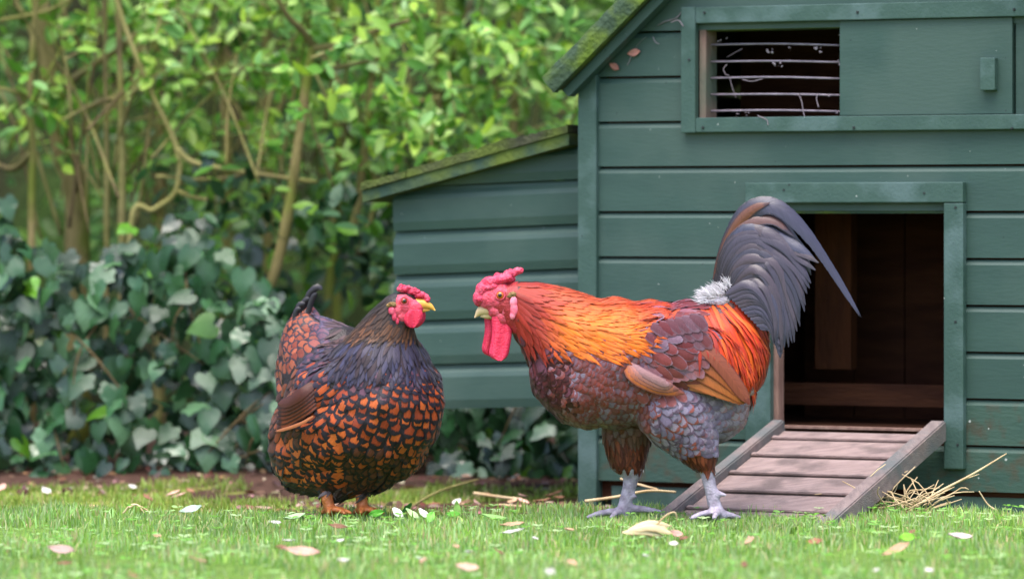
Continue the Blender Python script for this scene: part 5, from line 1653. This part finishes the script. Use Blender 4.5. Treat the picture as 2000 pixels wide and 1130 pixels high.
PALE, TANL, PINK, BRN, GRNL = c3(206, 200, 192), c3(196, 160, 128), c3(208, 164, 148), c3(134, 96, 74), c3(146, 190, 110)
named = [
    (372, 1003, .060, .034, c3(176, 196, 178), 'broad pale green fallen leaf lying on the lawn edge behind the hen'),
    (575, 1016, .056, .030, c3(170, 198, 150), 'pale green fallen leaf beneath the tail end of the hen'),
    (537, 1026, .030, .020, PALE, 'small whitish fallen leaf just beside the pale green one under the hen'),
    (515, 972, .046, .022, c3(168, 142, 120), 'dull tan fallen leaf on the mossy turf behind the hen'),
    (590, 1090, .085, .030, PINK, 'large curled pinkish dry leaf on the lawn before the hen'),
    (912, 1116, .050, .034, c3(214, 176, 156), 'pinkish dry leaf at the bottom edge between the two birds'),
    (1875, 1058, .055, .034, c3(222, 202, 196), 'pale pink fallen leaf on the lawn below the straw'),
    (1750, 1082, .070, .026, TANL, 'curled tan dry leaf on the lawn before the ramp foot'),
    (1590, 1068, .036, .022, c3(176, 122, 96), 'reddish brown dry leaf on the lawn before the ramp'),
    (1770, 1062, .040, .028, c3(132, 196, 62), 'bright green fallen leaf on the lawn below the ramp rail'),
    (1320, 1048, .034, .022, PINK, 'small pink dry leaf beside the crumpled husk'),
    (1000, 1035, .062, .022, TANL, 'tan dry leaf on the lawn under the wattles of the rooster'),
    (965, 1020, .062, .026, GRNL, 'long flat green fallen leaf between hen and rooster'),
    (893, 1000, .050, .020, c3(140, 186, 92), 'upright green fallen leaf standing in the grass between the birds'),
    (660, 1035, .050, .016, BRN, 'dark brown dry leaf on the lawn under the breast of the hen'),
    (120, 1080, .070, .030, c3(178, 150, 140), 'mottled pinkish brown dry leaf alone on the lawn by the frame edge'),
    (1000, 1046, .06, .012, PALE, 'thin whitish husk strip on the lawn before the rooster'),
]
for i, (x, y, L, W, c, lab) in enumerate(named):
    L *= .8; W *= .75; c = tuple(v * .8 for v in c)
    up = 'upright' in lab
    flat_leaf('fallen_leaf', x, y, L, W, c, lab, 'leaf', 'leaves fallen on the lawn', rot=random.uniform(1.1, 2.0) if not up else .1, tilt=(random.uniform(-.2, .2), random.uniform(.3, .8)) if not up else (.25, 1.25))
for i in range(26):
    x = random.uniform(10, 1990); y = random.uniform(1040, 1128)
    cn, c = random.choice([('whitish', PALE), ('tan', TANL), ('pinkish', PINK), ('cream', c3(214, 206, 196)), ('brown', BRN)])
    zone = 'below the ivy bank' if x < 500 else 'before the hen' if x < 900 else 'between the birds' if x < 1150 else 'before the rooster' if x < 1450 else 'before the ramp' if x < 1680 else 'before the straw heap'
    flat_leaf('leaf_scrap', x, y, random.uniform(.014, .034), random.uniform(.010, .018), tuple(v * .85 for v in c), 'small %s leaf scrap %s on the lawn %s' % (cn, 'near the frame edge' if y > 1085 else 'well back', zone), 'leaf scrap', 'scraps of dry leaf in the lawn')
for i in range(22):
    x = random.choice([random.uniform(0, 520), random.uniform(860, 1120)]); y = random.uniform(935, 990)
    flat_leaf('litter_leaf', x, y, random.uniform(.02, .045), random.uniform(.012, .022), *(lambda cn, c: (c, 'small %s dry leaf on the mossy turf, %s' % (cn, 'below the ivy' if x < 520 else 'under the nest box')))(*random.choice([('whitish', PALE), ('tan', TANL), ('pinkish', PINK), ('brown', BRN), ('dull mauve', c3(150, 120, 110))])), 'leaf', 'dry leaves on the mossy turf', Y=random.uniform(.5, 1.6))
# brown leaf litter, too small and too many to count
lit = []
for i in range(1500):
    if i % 3: x, y = random.uniform(-2.1, .8), random.uniform(1.15, 2.0)
    else: x, y = random.uniform(-.5, .3), random.uniform(.35, .95)
    p = Vector((x, y, gz(x, y) + random.uniform(.002, .008)))
    lit.append((leaf_matrix(p, Vector((random.gauss(0, 1), random.gauss(0, 1), random.gauss(0, .25))), Vector((random.gauss(0, .35), random.gauss(-.2, .35), 1)), random.uniform(.014, .036)), tuple(v * random.uniform(.6, 1.1) for v in random.choice([BRN, c3(104, 74, 58), c3(150, 118, 96), c3(92, 66, 58), c3(172, 146, 130)]))))
tag(obj('leaf_litter', joined_leaves('leaf_litter', 'privet', lit, M_DEAD)), 'brown leaf litter on the soil under the ivy and beside the coop', 'leaf litter', kind='stuff')
# fresh clippings near the hen's feet
for i, (x, y, c, lab) in enumerate([(735, 1006, c3(74, 140, 40), 'dark green leaf clipping right at the feet of the hen'), (778, 1008, c3(214, 214, 208), 'white leaf clipping nearest the feet of the hen'), (805, 1010, c3(180, 214, 150), 'pale green leaf clipping between two white ones'), (829, 1012, c3(220, 220, 212), 'white leaf clipping below the beak of the hen'), (795, 996, c3(70, 140, 44), 'dark green leaf clipping standing up behind the white ones'), (885, 1012, c3(86, 150, 50), 'green leaf clipping midway between hen and rooster'), (840, 1022, c3(120, 190, 80), 'light green leaf clipping in front of the white ones')]):
    flat_leaf('leaf_clipping', x, y, .034, .016, c, lab, 'leaf clipping', 'leaf clippings at the feet of the hen', tilt=(random.uniform(-.5, .5), random.uniform(.5, 1.2)))
# two dead leaves caught on the coop's gable by cobweb
for (x, y, L, lab) in ((1200, 130, .026, 'small curled dead leaf stuck to coop gable, lower of the pair'), (1238, 103, .030, 'pinkish dead leaf stuck to coop gable, upper of the pair')):
    u, w = cu(x, y, .006)
    p = cl(u, .007, w)
    o = flat_leaf('dead_leaf', x, 1000, L, L * .55, c3(190, 130, 118), lab, 'leaf', 'dead leaves on the gable', Y=p.y, tilt=(0, 0), rot=0)
    c = Vector((0, 0, 0))
    for v in o.data.vertices: c += v.co
    c /= len(o.data.vertices)
    Mx = Matrix.Translation(p) @ Matrix.Rotation(-TH, 4, 'Z') @ Matrix.Rotation(R(80), 4, 'X') @ Matrix.Rotation(random.uniform(.9, 1.9), 4, 'Z') @ Matrix.Translation(-c)
    for v in o.data.vertices: v.co = Mx @ v.co
# crumpled pale husk in front of the rooster
hy = (CH - .02) * F / (1040 - HY) - DIST
hp = P(1255, 1040, hy); hp.z = gz(hp.x, hy) + .024
husk = empty('dry_husk', hp, 'crumpled cream dry husk on the grass before the far foot of the rooster', 'husk')
for i in range(6):
    a = hp + Vector((random.uniform(-.012, .012) - .03, random.uniform(-.012, .012), random.uniform(-.008, .004)))
    b = hp + Vector((.045 + random.uniform(-.02, .03), random.uniform(-.012, .012), random.uniform(-.012, .010)))
    mid = (a + b) / 2 + Vector((0, 0, random.uniform(.004, .014)))
    fx = Feathers()
    pth = catmull([np.array(a), np.array(mid), np.array(b)], 9)
    fx.add(pth, np.tile(np.array(Vector((random.uniform(-.2, .2), -.7, .8)).normalized()), (9, 1)), random.uniform(.018, .03), 'hackle', c3(226, 206, 160), c3(206, 180, 130), .7, .3, 40)
    fx.emit(fx.items, 'husk_blade', husk)
tube('husk_curl', [hp + Vector((.02, 0, .005)), hp + Vector((.045, -.004, .03)), hp + Vector((.062, 0, .035)), hp + Vector((.066, .004, .018))], [.002, .0018, .0015, .001], M_STRAW, husk, n=12, seg=5)

# straw beside the ramp
sp = P(1790, 1000, .12); sp.z = gz(sp.x, .12)
pile = empty('straw_pile', sp, 'loose heap of dry straw on the ground beside the ramp rail', 'straw')
for i in range(64):
    x0 = random.gauss(1760, 55); L = random.uniform(.04, .13)
    Yv = random.uniform(.03, .2)
    a = P(x0, 1000, Yv); a.z = gz(a.x, Yv) + random.uniform(.004, .03)
    an = random.uniform(0, 6.28); el_ = abs(random.gauss(.1, .35))
    b = a + Vector((math.cos(an) * math.cos(el_), math.sin(an) * math.cos(el_) * .5, math.sin(el_))) * L
    mid = (a + b) / 2 + Vector((random.gauss(0, .006), 0, random.gauss(.004, .006)))
    tube('straw', [a, mid, b], [.0014, .0014, .0009], M_STRAW, pile, n=5, seg=5)
def stalk(pts, Y, r, label, name='straw_stalk'):
    q = [P(x, y, Y if not isinstance(Y, list) else Y[i]) for i, (x, y) in enumerate(pts)]
    tag(tube(name, q, r, M_STRAW, None, n=24, seg=6, wob=.15), label, 'straw', 'single straws by the coop')
stalk([(1770, 1002), (1830, 962), (1900, 925), (1966, 885)], [.06, .08, .09, .10], [.0028, .0026, .0022, .0012], 'long straw stalk rising slantwise from the straw heap')
stalk([(1143, 978), (1200, 970), (1265, 958), (1320, 960)], [.30, .33, .36, .40], [.0038, .0034, .0030, .0024], 'long straw stalk lying behind the legs of the rooster')
stalk([(1212, 934), (1250, 946), (1285, 955)], [.62, .58, .55], [.0028, .0026, .002], 'short straw stalk poking from beneath the coop')
stalk([(1912, 958), (1930, 985), (1950, 998)], [.05, .05, .04], [.0012, .0018, .0022], 'bent straw stalk standing beyond the straw heap')
stalk([(1765, 945), (1768, 975), (1775, 1000)], [.08, .08, .08], [.0010, .0014, .0014], 'upright wiry straw stalk beside the ramp rail')
stalk([(1010, 300 + 33), (1016, 318), (1020, 322)], .55, [.001, .001, .001], 'tiny straw bit stuck under the nest box lid') if False else None
stalk([(252, 990), (268, 985), (284, 1004)], [.0, .0, -.01], [.0018, .0018, .0014], 'bent straw standing in the lawn, steeper of the two')
stalk([(240, 1002), (262, 984), (305, 1006)], [.02, .01, .0], [.0018, .0018, .0014], 'bent straw standing in the lawn, longer of the two')
stalk([(925, 962), (980, 970), (1018, 974)], [.9, .88, .86], [.0035, .0035, .003], 'pale straw stalk lying on the soil beneath the nest box')
stalk([(975, 985), (1030, 990), (1060, 997)], [.62, .60, .58], [.003, .003, .0025], 'pale straw stalk on the dark soil by the corner post')
# a dark arched twig and stones in the scratched earth
tag(tube('fallen_twig', [P(780, 1004, .7), P(850, 962, .85), P(910, 942, 1.0), P(935, 935, 1.05)], [.003, .003, .0025, .0015], M_TWIG, None, n=20, seg=6, wob=.2), 'thin arched brown twig on the turf behind the hen', 'twig')
for i, (x, y, s, Yv) in enumerate([(1060, 985, .022, .55), (1075, 975, .012, .62), (1035, 992, .014, .5), (1100, 980, .012, .6), (905, 988, .010, .5), (960, 996, .012, .42), (1115, 968, .018, .72), (40, 962, .02, 1.2), (130, 955, .016, 1.3)]):
    p = P(x, y, Yv); p.z = gz(p.x, Yv) + s * .35
    b = [(p + Vector((random.uniform(-.4, .4) * s, random.uniform(-.4, .4) * s, random.uniform(-.2, .2) * s)), (s * .7, s * .6, s * .5)) for _ in range(4)]
    o = obj('earth_clod', blob('earth_clod', b, s * .16, 2, M_SOILCLOD, bumps=s * .15, bscale=90))
    tag(o, 'lump of dark earth on the scratched soil beside the coop' if i < 7 else 'lump of dark earth at the foot of the ivy bank', 'earth', 'earth lumps by the coop' if i < 7 else 'earth lumps by the ivy')
